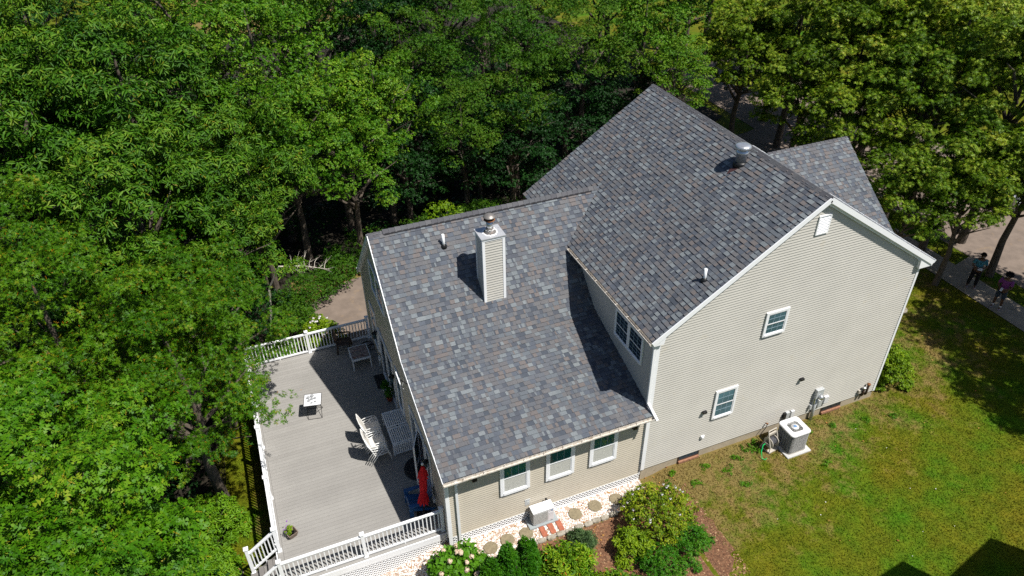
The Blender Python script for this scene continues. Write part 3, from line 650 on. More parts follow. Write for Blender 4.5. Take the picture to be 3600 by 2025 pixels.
def rock(x, y, z, rx, ry, rz, seed, label):
    r = random.Random(seed); mb = MB(); n = 8; vs = []
    for i, (rr, h) in enumerate(((.7, 0), (1, .45), (.75, .9), (0, 1.0))):
        for k in range(n): t = 2 * math.pi * k / n; q = rr * r.uniform(.85, 1.1); vs.append((x + rx * q * math.cos(t), y + ry * q * math.sin(t), z + rz * h))
    fs = [tuple(range(n - 1, -1, -1))] + [(i * n + k, i * n + (k + 1) % n, (i + 1) * n + (k + 1) % n, (i + 1) * n + k) for i in range(3) for k in range(n)]
    mb.add(vs, fs); return single('rock', label, 'rock', mb, M_rock, (x, y, z), group='rocks on the tray table')
ca, sa = math.cos(math.radians(-12)), math.sin(math.radians(-12))
RL = ['grey rock at the far edge of the white tray, topmost of the cluster', 'pale grey rock on the left side of the tray cluster', 'grey rock lying in the middle of the tray cluster', 'dark grey rock on the right side of the tray cluster',
      'grey rock at the near left of the tray cluster', 'small dark rock nearest the right front of the tray', 'small broken rock nearest the front edge of the tray']
for i, (x, y, s) in enumerate(((-.02, .17, .075), (-.15, .1, .07), (-.03, .02, .065), (.08, .04, .06), (-.12, -.05, .065), (.1, -.13, .05), (-.02, -.17, .045))):
    rock(-9.3 + ca * x - sa * y, 6.87 + sa * x + ca * y, Z0 + .686, s, s * .85, s * .9, i, RL[i])
# side table with weathered top
st_ = thing('side_table', 'white side table with weathered brown top in the shaded far corner of the deck', 'side table', (-7.2, 8.98, Z0), local=True)
mb = MB(); mb.box(-.33, .33, -.38, .38, .515, .53); mb.build('table_top', M_wood, st_)
mb = MB()
for a in ((-.36, .36, -.41, -.38), (-.36, .36, .38, .41)): mb.box(a[0], a[1], a[2], a[3], .45, .532)
mb.box(-.36, -.33, -.38, .38, .45, .532); mb.box(.33, .36, -.38, .38, .45, .532); mb.build('apron', M_trim, st_)
for x in (-.335, .335):
    for y in (-.385, .385): mb = MB(); mb.bar((x, y, .45), (x * 1.02, y * 1.02, 0), .04, .04, (1, 0, 0)); mb.build('leg', M_trim, st_)
# dark armchair
ac = thing('armchair', 'dark brown plastic armchair facing the weathered side table at the far railing', 'armchair', (-7.62, 9.98, Z0), math.radians(78), local=True)
mb = MB(); mb.box(-.24, .24, -.24, .24, .40, .44); mb.build('seat', M_brown, ac, bevel=.015)
mb = MB(); mb.add([(-.23, .23, .44), (.23, .23, .44), (.26, .31, .86), (-.26, .31, .86), (-.2, .33, .93), (.2, .33, .93), (-.23, .27, .44), (.23, .27, .44), (.26, .35, .86), (-.26, .35, .86), (-.2, .37, .93), (.2, .37, .93)],
    [(0, 1, 2, 3), (3, 2, 5, 4), (7, 6, 9, 8), (8, 9, 10, 11), (0, 3, 9, 6), (1, 7, 8, 2), (3, 4, 10, 9), (5, 2, 8, 11), (4, 5, 11, 10), (0, 6, 7, 1)]); mb.build('backrest', M_brown, ac)
for sx in (-1, 1):
    mb = MB(); mb.bar((sx * .28, .30, .66), (sx * .28, -.24, .65), .06, .035); mb.bar((sx * .28, -.24, .66), (sx * .28, -.25, .42), .05, .04, (1, 0, 0)); mb.build('armrest', M_brown, ac, bevel=.01)
    for sy in (-1, 1): mb = MB(); mb.bar((sx * .22, sy * .22, .42), (sx * .27, sy * .27, 0), .06, .05, (1, 0, 0)); mb.build('leg', M_brown, ac)
# cord, mats, pots
mb = MB(); r = random.Random(4)
for c, R in (((-6.75, 9.9), .2), ((-6.62, 9.7), .16)):
    pts = [(c[0] + (R + .03 * math.sin(3 * t)) * math.cos(t), c[1] + (R * 1.1) * math.sin(t), Z0 + .012 + .003 * t) for t in np.linspace(0, 12, 50)]; mb.tube(pts, .011, 5)
single('extension_cord', 'black cord coiled on the deck in the corner behind the side table', 'cord', mb, M_black, (-6.7, 9.8, Z0))
mb = MB().box(-6.93, -6.53, 7.22, 8.02, Z0 + .002, Z0 + .014); dm = tag(mb.build('door_mat', M_mat, None, base=(-6.7, 7.6, Z0)), 'black rectangular rubber door mat before the patio door', 'door mat')
mb = MB()
for i in range(3): mb.tube([(-6.73 + (.08 + .05 * i) * math.cos(t), 7.62 + (.17 + .08 * i) * math.sin(t), Z0 + .016) for t in np.linspace(.3, 5.8, 20)], .008, 4)
ORG[dm.name] = (-6.7, 7.6, Z0); mb.build('scrollwork', M_mats, dm)
mb = MB(); cx, cy, R = -6.55, 3.02, .52; pts = [(cx + R * math.cos(t), cy + R * math.sin(t)) for t in np.linspace(math.pi / 2, math.pi * 1.5, 24)]
mb.add([(x, y, Z0 + .015) for x, y in pts] + [(x, y, Z0 + .002) for x, y in pts], [tuple(range(24))] + [(i, i + 24, i + 25, i + 1) for i in range(23)])
hm = tag(mb.build('half_round_mat', M_mat, None, base=(cx, cy, Z0)), 'black half round door mat with scroll pattern behind the red umbrella', 'door mat'); ORG[hm.name] = (cx, cy, Z0)
mb = MB(); r = random.Random(8)
for k in range(9):
    t = math.pi / 2 + (k + .5) * math.pi / 9
    for rr, q in ((.43, .045), (.27, .05), (.13, .035)):
        c0 = (cx + rr * math.cos(t), cy + rr * math.sin(t)); mb.tube([(c0[0] + (q - .004 * s) * math.cos(t + s), c0[1] + (q - .004 * s) * math.sin(t + s), Z0 + .017) for s in np.linspace(0, 7, 14)], .006, 4)
mb.tube([(cx + .5 * math.cos(t), cy + .5 * math.sin(t), Z0 + .017) for t in np.linspace(math.pi / 2, math.pi * 1.5, 24)], .008, 4)
mb.build('scrollwork', M_mats, hm)

# ------------------------------------------------------------------ foliage
def tmpl(kind):
    if kind == 'ovate': V = [(0, 0, 0), (.5, .42, .07), (0, 1, -.12), (-.5, .42, .07)]; F = [(0, 1, 2), (0, 2, 3)]
    elif kind == 'lance': V = [(0, 0, 0), (.42, .35, .02), (.42, .72, -.10), (0, 1, -.30), (-.42, .72, -.10), (-.42, .35, .02)]; F = [(0, 1, 2), (0, 2, 3), (0, 3, 4), (0, 4, 5)]
    elif kind == 'oak':
        V = [(0, 0, 0), (0, .34, .03), (0, .62, .0), (0, 1, -.12), (.30, .30, .05), (.52, .62, .02), (.34, .92, -.06), (-.30, .30, .05), (-.52, .62, .02), (-.34, .92, -.06)]
        F = [(0, 4, 1), (1, 5, 2), (2, 6, 3), (0, 1, 7), (1, 2, 8), (2, 3, 9)]
    elif kind == 'pin':
        V = [(0, 0, 0), (0, .3, .02), (0, .6, .0), (0, 1, -.1), (.42, .42, .05), (.5, .85, 0), (-.42, .42, .05), (-.5, .85, 0)]
        F = [(0, 4, 1), (1, 5, 2), (0, 1, 6), (1, 2, 7), (1, 3, 2)]
    elif kind == 'maple':
        V = [(0, 0, 0), (.55, .25, .04), (.16, .42, .0), (.48, .85, -.05), (0, 1.05, -.12), (-.48, .85, -.05), (-.16, .42, 0), (-.55, .25, .04), (0, .55, 0)]
        F = [(0, 1, 2), (2, 3, 8), (8, 4, 2), (8, 6, 4), (6, 8, 5), (0, 6, 7), (0, 2, 6)]
    return np.array(V, float), np.array(F)
def foliage(kind, clumps, nros, nleaf, L, Wd, tilt=(60, 105), seed=0, fill=0, twigs=0, flower=0, clv=None, upb=.55):
    """clumps: array of (x,y,z,r,rz). rosettes of leaves sit on and in every clump"""
    rg = np.random.default_rng(seed); V0, F0 = tmpl(kind); cl = np.array(clumps, float); nc = len(cl)
    ci = np.repeat(np.arange(nc), nros); n = len(ci)
    d = rg.normal(size=(n, 3)); d[:, 2] = np.abs(d[:, 2]) * 1.0 - .35 * np.linalg.norm(d[:, :2], axis=1) * rg.random(n); d /= np.linalg.norm(d, axis=1)[:, None]
    rad = rg.uniform(.62, 1.05, n); P = cl[ci, :3] + d * (cl[ci, 3:4] * np.array([[1, 1, 0]]) + cl[ci, 4:5] * np.array([[0, 0, 1]])) * rad[:, None]
    ax = d * .7 + np.array([0, 0, upb]) + rg.normal(size=(n, 3)) * .22; ax /= np.linalg.norm(ax, axis=1)[:, None]
    ref = rg.normal(size=(n, 3)); a = np.cross(ax, ref); a /= np.linalg.norm(a, axis=1)[:, None]; b = np.cross(ax, a)
    m = n * nleaf; ri = np.repeat(np.arange(n), nleaf); ph = np.tile(np.arange(nleaf) * 2 * np.pi / nleaf, n) + rg.normal(size=m) * .35
    th = np.radians(rg.uniform(tilt[0], tilt[1], m)); rad3 = a[ri] * np.cos(ph)[:, None] + b[ri] * np.sin(ph)[:, None]
    dy = ax[ri] * np.cos(th)[:, None] + rad3 * np.sin(th)[:, None]; dn = ax[ri] * np.sin(th)[:, None] - rad3 * np.cos(th)[:, None]
    roll = rg.normal(size=m) * .35; dx = np.cross(dy, dn); dn2 = dn * np.cos(roll)[:, None] + dx * np.sin(roll)[:, None]; dx = np.cross(dy, dn2)
    s = rg.uniform(.65, 1.15, m) * L; off = rg.uniform(0, .25, m)
    base = P[ri] + dy * (s * .12)[:, None] + ax[ri] * (rg.normal(size=m) * L * off)[:, None]
    VV = base[:, None, :] + s[:, None, None] * (V0[None, :, 0:1] * (Wd / L) * 2 * dx[:, None, :] * .5 + V0[None, :, 1:2] * dy[:, None, :] + V0[None, :, 2:3] * dn2[:, None, :])
    cv = rg.random(nc) if clv is None else np.asarray(clv)
    col = np.clip(.5 + (cv[ci][ri] - .5) * .45 + rg.normal(size=m) * .17, 0, .93)
    if flower: k = rg.random(n) < flower; col[k[ri]] = 1.0
    if twigs: k = rg.random(m) < twigs; col[k] = 1.0; VV[k] = base[k][:, None, :] + s[k][:, None, None] * (V0[None, :, 0:1] * .16 * dx[k][:, None, :] + V0[None, :, 1:2] * dy[k][:, None, :] * .8)
    nv = len(V0); V = VV.reshape(-1, 3); F = (F0[None] + (np.arange(m) * nv)[:, None, None]).reshape(-1, 3); A = np.repeat(col, nv)
    return V, F, A
def ell_clumps(R, H, n, seed, rc=.3, low=-.35, inner=.35):
    rg = np.random.default_rng(seed); out = []
    while len(out) < n:
        d = rg.normal(size=3); d /= np.linalg.norm(d)
        if d[2] < low: continue
        q = rg.uniform(.62, 1.0) if rg.random() > inner else rg.uniform(.2, .6); k = R * rc * rg.uniform(.7, 1.25)
        lob = 1 + .16 * math.sin(3 * math.atan2(d[1], d[0]) + seed) + .1 * math.sin(5 * math.atan2(d[1], d[0]) + 2 * seed)
        out.append((d[0] * R * q * lob, d[1] * R * q * lob, d[2] * H * q, k, k * .55))
    return out
SPEC = {  # kind, rosettes per clump, leaves, leaf length, leaf width, tilt, ramp stops, twigs
    'chestnut': ('lance', 26, 8, .22, .062, (62, 118), [(0, (.020, .065, .006)), (.5, (.062, .165, .010)), (.9, (.165, .27, .03)), (1, (.24, .20, .02))], .03),
    'white_oak': ('oak', 24, 7, .19, .135, (55, 110), [(0, (.022, .085, .002)), (.5, (.066, .185, .004)), (.9, (.16, .28, .02)), (1, (.32, .26, .02))], .04),
    'pin_oak': ('pin', 30, 8, .13, .105, (50, 110), [(0, (.022, .085, .003)), (.5, (.060, .160, .004)), (.9, (.13, .23, .014)), (1, (.42, .19, .01))], .07),
    'birch': ('ovate', 34, 6, .11, .085, (50, 120), [(0, (.022, .085, .004)), (.5, (.080, .20, .008)), (.9, (.20, .31, .03)), (1, (.30, .24, .04))], .02),
    'locust': ('ovate', 60, 9, .075, .042, (45, 110), [(0, (.010, .06, .016)), (.5, (.030, .13, .032)), (.9, (.085, .19, .05)), (1, (.2, .18, .05))], .01),
    'honey_locust': ('ovate', 56, 9, .08, .045, (45, 110), [(0, (.018, .08, .006)), (.5, (.062, .165, .010)), (.9, (.14, .22, .022)), (1, (.25, .2, .04))], .02),
    'maple': ('maple', 32, 6, .15, .15, (55, 120), [(0, (.035, .085, .003)), (.5, (.13, .22, .007)), (.85, (.34, .40, .05)), (1, (.40, .30, .05))], .03),
    'shade': ('ovate', 30, 7, .11, .075, (50, 120), [(0, (.004, .024, .004)), (.5, (.010, .050, .010)), (.93, (.022, .080, .018)), (1, (.05, .08, .02))], .01),  # very dark leaves: shade of the hollows put into their colour
}
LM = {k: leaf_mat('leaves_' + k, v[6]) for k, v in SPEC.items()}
def trunk_mesh(H, R, hz, seed, bark=None):
    r = random.Random(seed); mb = MB(); b = .05 * H / 4 + .09
    pts = [(0, 0, 0), (.1 * r.uniform(-1, 1), .1 * r.uniform(-1, 1), H * .35), (.2 * r.uniform(-1, 1), .2 * r.uniform(-1, 1), H * .7), (.25 * r.uniform(-1, 1), .25 * r.uniform(-1, 1), H + hz * .55)]
    mb.tube(pts, [b * 1.3, b, b * .75, .03], 9)
    for k in range(11):
        t = 2 * math.pi * k / 11 + r.uniform(-.3, .3); z = H * r.uniform(.5, .95); e = R * r.uniform(.6, .95)
        m_ = (e * .45 * math.cos(t), e * .45 * math.sin(t), z + hz * .25); q = (e * math.cos(t + .2), e * math.sin(t + .2), z + hz * r.uniform(.3, .6))
        mb.tube([(0, 0, z * .92), m_, q], [b * .5, b * .32, .015], 6)
        mb.tube([m_, (m_[0] + .3 * R * math.cos(t + 1), m_[1] + .3 * R * math.sin(t + 1), m_[2] + .5)], [b * .22, .01], 5)
    return mb
PROTO = {}
def tree_proto(sp, var):
    key = (sp, var)
    if key in PROTO: return PROTO[key]
    s = SPEC[sp]; R, H = 3.2, 3.1; n = 104
    cl = ell_clumps(R, H, n, 100 + var * 17 + len(sp), rc=.215, low=-.7, inner=.12)
    V, F, A = foliage(s[0], cl, int(s[1] * 1.25), s[2], s[3], s[4], s[5], seed=var * 31 + len(sp), twigs=s[7])
    cm = mesh_np('crown', V, F, A, LM[sp])
    t = trunk_mesh(7.0, R, H, var * 5 + 1); tm = bpy.data.meshes.new('trunk'); tm.from_pydata(t.v, [], t.f); tm.materials.append(M_bark)
    PROTO[key] = (cm, tm); return PROTO[key]
def tree(sp, x, y, zc, k, rot, label, var=0, name=None):
    """zc: height of the crown centre; k: size factor"""
    g = gz(x, y); cm, tm = tree_proto(sp, var)
    t = thing(name or (sp + ('' if sp in ('white_oak', 'pin_oak') else '_tree')), label, 'tree', (x, y, g), rot)
    c = link('crown', cm, t, (0, 0, zc - g)); c.scale = (k, k, k)
    b = link('trunk', tm, t); b.scale = (k, k, max(.2, (zc - g) / 7.0))
    return t
TREES = [
 ('white_oak', -15.3, -2.4, 7.0, .92, 0.3, 'bright green lobed-leaf oak at the left edge below the middle, nearest crown to the viewer', 0),
 ('white_oak', -14.7, -4.8, 6.8, .8, 2.1, 'bright green lobed-leaf oak filling the bottom left corner', 1),
 ('white_oak', -15.7, 1.0, 6.2, .8, 4.0, 'lobed-leaf oak at the left edge behind the nearest oak', 1),
 ('white_oak', -14.9, -1.3, 4.4, .62, 1.2, 'low lobed-leaf oak in the bottom left, between the nearest oak and the grass strip', 0),
 ('pin_oak', -12.8, 5.2, 4.5, .88, .5, 'orange-tinged pin oak overhanging the middle of the left deck railing', 0),
 ('pin_oak', -12.3, 8.9, 4.0, .88, 2.5, 'orange-tinged pin oak covering the far left corner of the deck', 1),
 ('pin_oak', -15.6, 6.4, 6.2, 1.0, 3.4, 'olive orange pin oak left of the deck, between the lobed-leaf oaks and the chestnuts', 0),
 ('pin_oak', -19.2, 11.5, 7.2, 1.05, 5.1, 'olive orange pin oak at the left edge in the upper half', 1),
 ('chestnut', -13.6, 12.6, 6.4, 1.0, .0, 'chestnut with drooping leaf fans directly behind the pin oak on the deck corner', 0),
 ('chestnut', -17.6, 16.8, 8.0, 1.15, 1.5, 'large chestnut with drooping leaf fans left of the centre of the woods', 1),
 ('chestnut', -13.4, 18.6, 8.2, 1.15, 2.7, 'large chestnut with drooping leaf fans in the middle of the left woods', 0),
 ('chestnut', -9.9, 16.2, 5.8, .95, 4.2, 'chestnut leaning over the dark gap above the dead branch', 1),
 ('chestnut', -22.5, 21.0, 8.4, 1.1, 3.3, 'chestnut near the left edge below the blue-green trees', 0),
 ('chestnut', -16.6, 23.6, 8.8, 1.1, 5.5, 'chestnut behind the large chestnuts, tips catching the sun', 1),
 ('birch', -8.2, 21.4, 8.2, 1.1, .9, 'yellow-green small-leaf tree right of the chestnuts, above the chimney', 0),
 ('birch', -5.2, 20.6, 5.6, .95, 2.2, 'small-leaf tree hanging over the hedge left of the wing ridge', 1),
 ('birch', -10.8, 26.5, 9.4, 1.1, 3.9, 'yellow-green small-leaf tree behind the chestnuts at the upper left of centre', 1),
 ('birch', -5.0, 26.5, 9.4, 1.05, 5.0, 'glossy small-leaf tree at the top, left of the dark hollow', 0),
 ('locust', -24.5, 30.5, 9.6, 1.2, .2, 'blue-green feathery tree in the top left corner', 0),
 ('locust', -18.5, 31.0, 9.6, 1.2, 1.9, 'blue-green feathery tree at the top, second from the left corner', 1),
 ('locust', -12.5, 33.5, 10.2, 1.2, 3.1, 'blue-green feathery tree at the top behind the yellow-green trees', 0),
 ('shade', -1.4, 22.8, 4.0, .9, .4, 'dark tree with shade-coloured leaves low in the hollow left of the main roof', 0),
 ('shade', -1.2, 27.8, 7.0, 1.05, 2.4, 'dark green tree with shade-coloured leaves in the hollow at the top centre', 1),
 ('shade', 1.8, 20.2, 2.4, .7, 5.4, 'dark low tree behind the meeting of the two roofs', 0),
 ('honey_locust', 3.6, 23.0, 7.0, 1.0, .7, 'feathery green tree directly left of the main roof ridge tip', 0),
 ('honey_locust', 2.6, 28.6, 9.2, 1.1, 2.9, 'feathery green tree at the top centre, right of the dark hollow', 1),
 ('honey_locust', 7.4, 27.0, 8.6, 1.1, 4.4, 'feathery green tree at the top above the main ridge tip', 0),
 ('honey_locust', 8.6, 21.9, 6.6, .85, 2.4, 'feathery green tree touching the main ridge tip', 1),
 ('locust', 7.0, 33.5, 10.0, 1.15, 1.1, 'blue-green feathery tree at the top behind the ridge tip tree', 1),
 ('birch', 12.4, 22.2, 7.0, .9, 1.7, 'glossy tree right of the main ridge tip, second from it', 0),
 ('birch', 12.2, 18.4, 5.6, .62, 4.7, 'small glossy tree leaning on the right slope below the main ridge tip', 1),
 ('birch', 13.6, 29.5, 8.6, 1.05, 3.6, 'glossy small-leaf tree at the top, right of centre', 1),
 ('birch', 16.0, 24.6, 8.0, .9, 5.2, 'glossy small-leaf tree at the top left of the maples', 0),
 ('maple', 17.2, 19.4, 6.4, .85, .3, 'leftmost yellow-green maple above the front path', 0),
 ('maple', 17.4, 14.6, 5.4, .8, 1.4, 'maple over the front path behind the cross gable', 1),
 ('maple', 20.2, 18.8, 7.6, 1.0, 2.6, 'maple at the top, second from the left of the maples', 0),
 ('maple', 19.4, 13.6, 7.0, .95, 3.8, 'maple in the middle of the upper right foliage', 1),
 ('maple', 16.9, 10.3, 5.0, .8, 4.9, 'maple whose boughs touch the cross gable ridge end', 0),
 ('maple', 19.5, 9.6, 6.5, .9, 5.6, 'maple right of the cross gable behind its nearest neighbour', 1),
 ('maple', 16.0, 5.8, 4.3, .66, .8, 'low maple beside the slope of the cross gable, above the sidewalk', 0),
 ('maple', 18.6, 6.4, 4.9, .85, 2.0, 'maple above the sidewalk left of the right edge', 1),
 ('maple', 17.4, 4.4, 4.7, .58, 3.0, 'small maple whose lowest boughs hang just above the two people', 0),
 ('maple', 20.2, 4.0, 5.2, .78, 1.0, 'maple at the right edge above the two people', 1),
 ('maple', 21.4, 6.6, 8.0, .95, 4.0, 'tall maple at the right edge over the road', 1),
 ('maple', 22.2, 10.6, 8.0, 1.0, 5.2, 'tall maple over the road near the top right', 0),
 ('maple', 22.4, 14.6, 8.6, 1.0, .6, 'tall maple in the top right corner area', 1),
 ('maple', 26.0, 17.6, 9.0, 1.15, 1.9, 'maple across the road in the top right corner', 0),
 ('maple', 26.0, 25.6, 9.2, 1.15, 3.8, 'maple at the top right across the road, second row', 1),
 ('maple', 20.6, 30.0, 9.2, 1.1, 4.9, 'rearmost maple behind the leftmost ones', 0),
 ('maple', 21.4, .2, 7.0, .9, 4.0, 'maple outside the right edge shading the two people', 1),
 ('maple', 19.2, -2.6, 6.8, .95, 5.2, 'maple outside the right edge shading the lawn by the sidewalk', 0),
 ('maple', 17.0, -4.8, 6.4, .68, 2.2, 'small maple outside the right edge shading the lawn corner', 1),
]
for sp, x, y, zc, k, rot, lab, var in TREES: tree(sp, x, y, zc, k, rot, lab, var)
EXTRA = [
 ('birch', -5.3, 17.4, 4.6, .8, 1.1, 'small-leaf tree directly above the hedge left of the chimney', 1),
 ('chestnut', -9.6, 15.9, 5.2, .72, 2.6, 'small chestnut over the dead branch left of the wing', 0),
 ('birch', -7.8, 18.2, 6.4, .85, 4.8, 'glossy small-leaf tree between the chestnuts and the chimney', 0),
 ('chestnut', -11.4, 12.6, 4.2, .78, 5.3, 'lower chestnut between the deck corner and the dead branch', 1),
 ('birch', -3.0, 20.4, 5.8, .8, .2, 'glossy small-leaf tree right above the chimney top', 1),
 ('shade', -2.2, 20.2, 2.6, .8, 2.9, 'dark understory tree above the middle of the wing ridge', 0),
 ('honey_locust', .9, 20.0, 4.3, .72, 3.4, 'feathery tree over the joint of wing ridge and main roof', 0),
 ('honey_locust', 4.2, 20.8, 5.0, .8, 1.6, 'feathery tree touching the left edge of the main roof', 1),
 ('white_oak', -18.6, -2.6, 6.0, .95, 3.2, 'lobed-leaf oak beyond the left edge, behind the nearest oak', 1),
 ('white_oak', -19.0, 3.4, 6.2, .95, .8, 'lobed-leaf oak at the left edge above the nearest oak', 0),
 ('pin_oak', -20.8, 8.0, 6.4, 1.0, 1.9, 'pin oak at the left edge, halfway up the frame', 0),
 ('pin_oak', -13.6, 8.2, 2.2, .7, 4.4, 'low pin oak boughs beneath the deck corner oak', 1),
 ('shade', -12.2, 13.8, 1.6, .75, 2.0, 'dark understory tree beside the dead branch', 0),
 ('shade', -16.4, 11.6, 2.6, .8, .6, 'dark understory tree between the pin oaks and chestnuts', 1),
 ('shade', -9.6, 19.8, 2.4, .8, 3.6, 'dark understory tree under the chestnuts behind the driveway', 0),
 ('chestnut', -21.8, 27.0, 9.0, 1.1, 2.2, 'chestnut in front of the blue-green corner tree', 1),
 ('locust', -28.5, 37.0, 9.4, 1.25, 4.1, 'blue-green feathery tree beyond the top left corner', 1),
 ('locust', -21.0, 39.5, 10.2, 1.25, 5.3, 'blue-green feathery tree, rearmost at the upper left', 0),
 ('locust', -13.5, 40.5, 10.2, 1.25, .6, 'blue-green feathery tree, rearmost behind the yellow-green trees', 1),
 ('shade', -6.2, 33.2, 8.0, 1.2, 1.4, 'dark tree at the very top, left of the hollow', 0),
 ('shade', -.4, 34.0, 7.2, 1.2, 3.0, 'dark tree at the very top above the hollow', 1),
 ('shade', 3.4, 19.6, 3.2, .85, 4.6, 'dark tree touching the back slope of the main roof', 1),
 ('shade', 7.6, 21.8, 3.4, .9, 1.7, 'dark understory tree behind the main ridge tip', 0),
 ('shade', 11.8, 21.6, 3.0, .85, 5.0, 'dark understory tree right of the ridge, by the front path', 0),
 ('honey_locust', -.6, 24.6, 6.4, .8, 5.9, 'feathery green tree at the right side of the dark hollow', 1),
 ('birch', 16.8, 34.5, 8.6, 1.15, 2.5, 'glossy tree at the top, rearmost right of centre', 0),
 ('locust', 2.0, 38.0, 9.6, 1.2, 3.8, 'blue-green feathery tree, rearmost at the top centre', 1),
 ('locust', 9.4, 39.5, 9.8, 1.2, .9, 'blue-green feathery tree, rearmost right of centre', 0),
 ('maple', 25.6, 34.5, 9.4, 1.2, 1.1, 'rearmost maple at the top right', 0),
 ('maple', 31.6, 27.4, 9.6, 1.2, 2.9, 'rearmost maple beyond the top right corner', 1),
 ('shade', 22.0, 22.4, 3.8, 1.0, 2.2, 'dark understory tree among the maples', 0),
]
for sp, x, y, zc, k, rot, lab, var in EXTRA: tree(sp, x, y, zc, k, rot, lab, var)
# low growth under the woods
rg = np.random.default_rng(77); cl = []
while len(cl) < 1500:
    x, y = rg.uniform(-34, 16), rg.uniform(-9, 46)
    if x > -13.3 and y < 12.2: continue
    if -9.6 < x < -3 and y < 19: continue
    if x > -3 and y < 17.5 and not (False): continue
    if x > 9 and 14.5 < y < 22.5: continue
    cl.append((x, y, gz(x, y) + rg.uniform(.0, .9), rg.uniform(.5, 1.1), rg.uniform(.3, .8)))
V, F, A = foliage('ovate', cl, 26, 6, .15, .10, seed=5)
tag(link('undergrowth', mesh_np('undergrowth', V, F, A, LM['shade'])), kind='stuff')  # same dark leaves, with the forest shade in their colour

# ------------------------------------------------------------------ shrubs and garden plants
def shrub(name, label, cat, x, y, clumps, kind, nros, nl, L, Wd, mat, seed=1, group=None, stem=.5, flower=0, twigs=0, tilt=(50, 115), upb=.55, z=None):
    g = gz(x, y) if z is None else z; t = thing(name, label, cat, (x, y, g), 0, group)
    V, F, A = foliage(kind, clumps, nros, nl, L, Wd, tilt, seed, twigs=twigs, flower=flower, upb=upb)
    link('foliage', mesh_np('foliage', V, F, A, mat), t)
    mb = MB(); r = random.Random(seed); R = max(c[0] for c in clumps) * .7; H = max(c[2] for c in clumps)
    for k in range(6): a = k * 1.05 + r.uniform(-.2, .2); mb.tube([(.04 * math.cos(a), .04 * math.sin(a), -.05), (R * .4 * math.cos(a), R * .4 * math.sin(a), H * .5), (R * .8 * math.cos(a), R * .8 * math.sin(a), H * .85)], [.025, .016, .005], 5)
    m = bpy.data.meshes.new('stem'); m.from_pydata(mb.v, [], mb.f); m.materials.append(M_bark); link('stem', m, t)
    return t
def dome(R, H, n, seed, k=.3):
    rg = np.random.default_rng(seed); o = []
    for i in range(n):
        a = rg.uniform(0, 6.283); q = math.sqrt(rg.random()) * (1 + .15 * math.sin(3 * a + seed)); z = H * (math.sqrt(max(0, 1 - min(1, q) ** 2)) * rg.uniform(.55, 1)); s = R * k * rg.uniform(.7, 1.2)
        o.append((R * q * .85 * math.cos(a), R * q * .85 * math.sin(a), max(.12, z), s, s * .7))
    return o
LMB = {
 'hydrangea': leaf_mat('leaves_hydrangea', [(0, (.05, .13, .006)), (.5, (.10, .25, .012)), (.93, (.15, .30, .03))]),
 'rose': leaf_mat('leaves_rose', [(0, (.05, .11, .006)), (.5, (.16, .24, .010)), (.93, (.36, .38, .03)), (1, (.42, .26, .05))]),
 'azalea': leaf_mat('leaves_azalea', [(0, (.02, .09, .004)), (.5, (.05, .19, .008)), (.93, (.11, .25, .02))]),
 'arb': leaf_mat('leaves_arborvitae', [(0, (.022, .10, .004)), (.5, (.05, .18, .008)), (.93, (.10, .25, .015))]),
 'rhodo': leaf_mat('leaves_rhododendron', [(0, (.04, .12, .006)), (.5, (.13, .26, .010)), (.93, (.32, .40, .03)), (1, (.50, .18, .03))]),
 'sage': leaf_mat('leaves_sage', [(0, (.05, .10, .07)), (.5, (.09, .16, .10)), (.93, (.13, .20, .12))]),
 'gold': leaf_mat('leaves_gold', [(0, (.07, .14, .006)), (.5, (.17, .27, .010)), (.93, (.28, .36, .02)), (1, (.3, .2, .03))]),
 'hedge': leaf_mat('leaves_hedge', [(0, (.02, .07, .004)), (.5, (.055, .14, .008)), (.93, (.10, .20, .015)), (1, (.35, .16, .02))]),
 'shrubg': leaf_mat('leaves_lance_shrub', [(0, (.05, .13, .006)), (.5, (.11, .24, .010)), (.93, (.17, .30, .02)), (1, (.36, .22, .05))]),
}
M_petal = pm('petal', (.60, .46, .34), .7, .06, 20); M_petw = pm('white_petal', (.82, .78, .80), .7); M_purp = pm('purple_petal', (.28, .03, .50), .7)
def blossoms(parent, pts, r0, mat, n=26, name='flower_head', seed=0, flat=False):
    rr = random.Random(seed)
    for (x, y, z) in pts:
        mb = MB()
        for i in range(n):
            d = Vector((rr.gauss(0, 1), rr.gauss(0, 1), abs(rr.gauss(0, 1)))).normalized() * r0 * rr.uniform(.6, 1); s = r0 * .36
            if flat: a = 2 * math.pi * i / n; d = Vector((math.cos(a), math.sin(a), .3)) * r0 * .5; s = r0 * .5
            t1 = d.cross(Vector((.3, .5, .8))).normalized() * s; t2 = d.cross(t1).normalized() * s; c = Vector((x, y, z)) + d
            mb.add([c - t1, c - t2, c + t1, c + t2], [(0, 1, 2, 3)], rr.random())
        m = bpy.data.meshes.new(name); m.from_pydata(mb.v, [], mb.f); m.materials.append(mat); link(name, m, parent)
def surf(R, H, n, seed, k=1.02):
    r = random.Random(seed); o = []
    for i in range(n): a = r.uniform(0, 6.283); q = math.sqrt(r.random()) * .85; o.append((R * q * math.cos(a), R * q * math.sin(a), H * k * math.sqrt(1 - q * q) + r.uniform(0, .06)))
    return o
h = shrub('hydrangea', 'broad-leaved hydrangea with cream flower heads at the front corner of the wing', 'hydrangea', -6.55, -1.15, dome(1.0, 1.05, 46, 3), 'ovate', 14, 6, .15, .12, LMB['hydrangea'], 3)
blossoms(h, surf(1.0, 1.08, 22, 4), .085, M_petal, 30)
h = shrub('hydrangea', 'hydrangea with fading pinkish blooms below the deck railing at the bottom edge', 'hydrangea', -7.6, -1.75, dome(.85, .95, 34, 8), 'ovate', 14, 6, .15, .12, LMB['hydrangea'], 9)
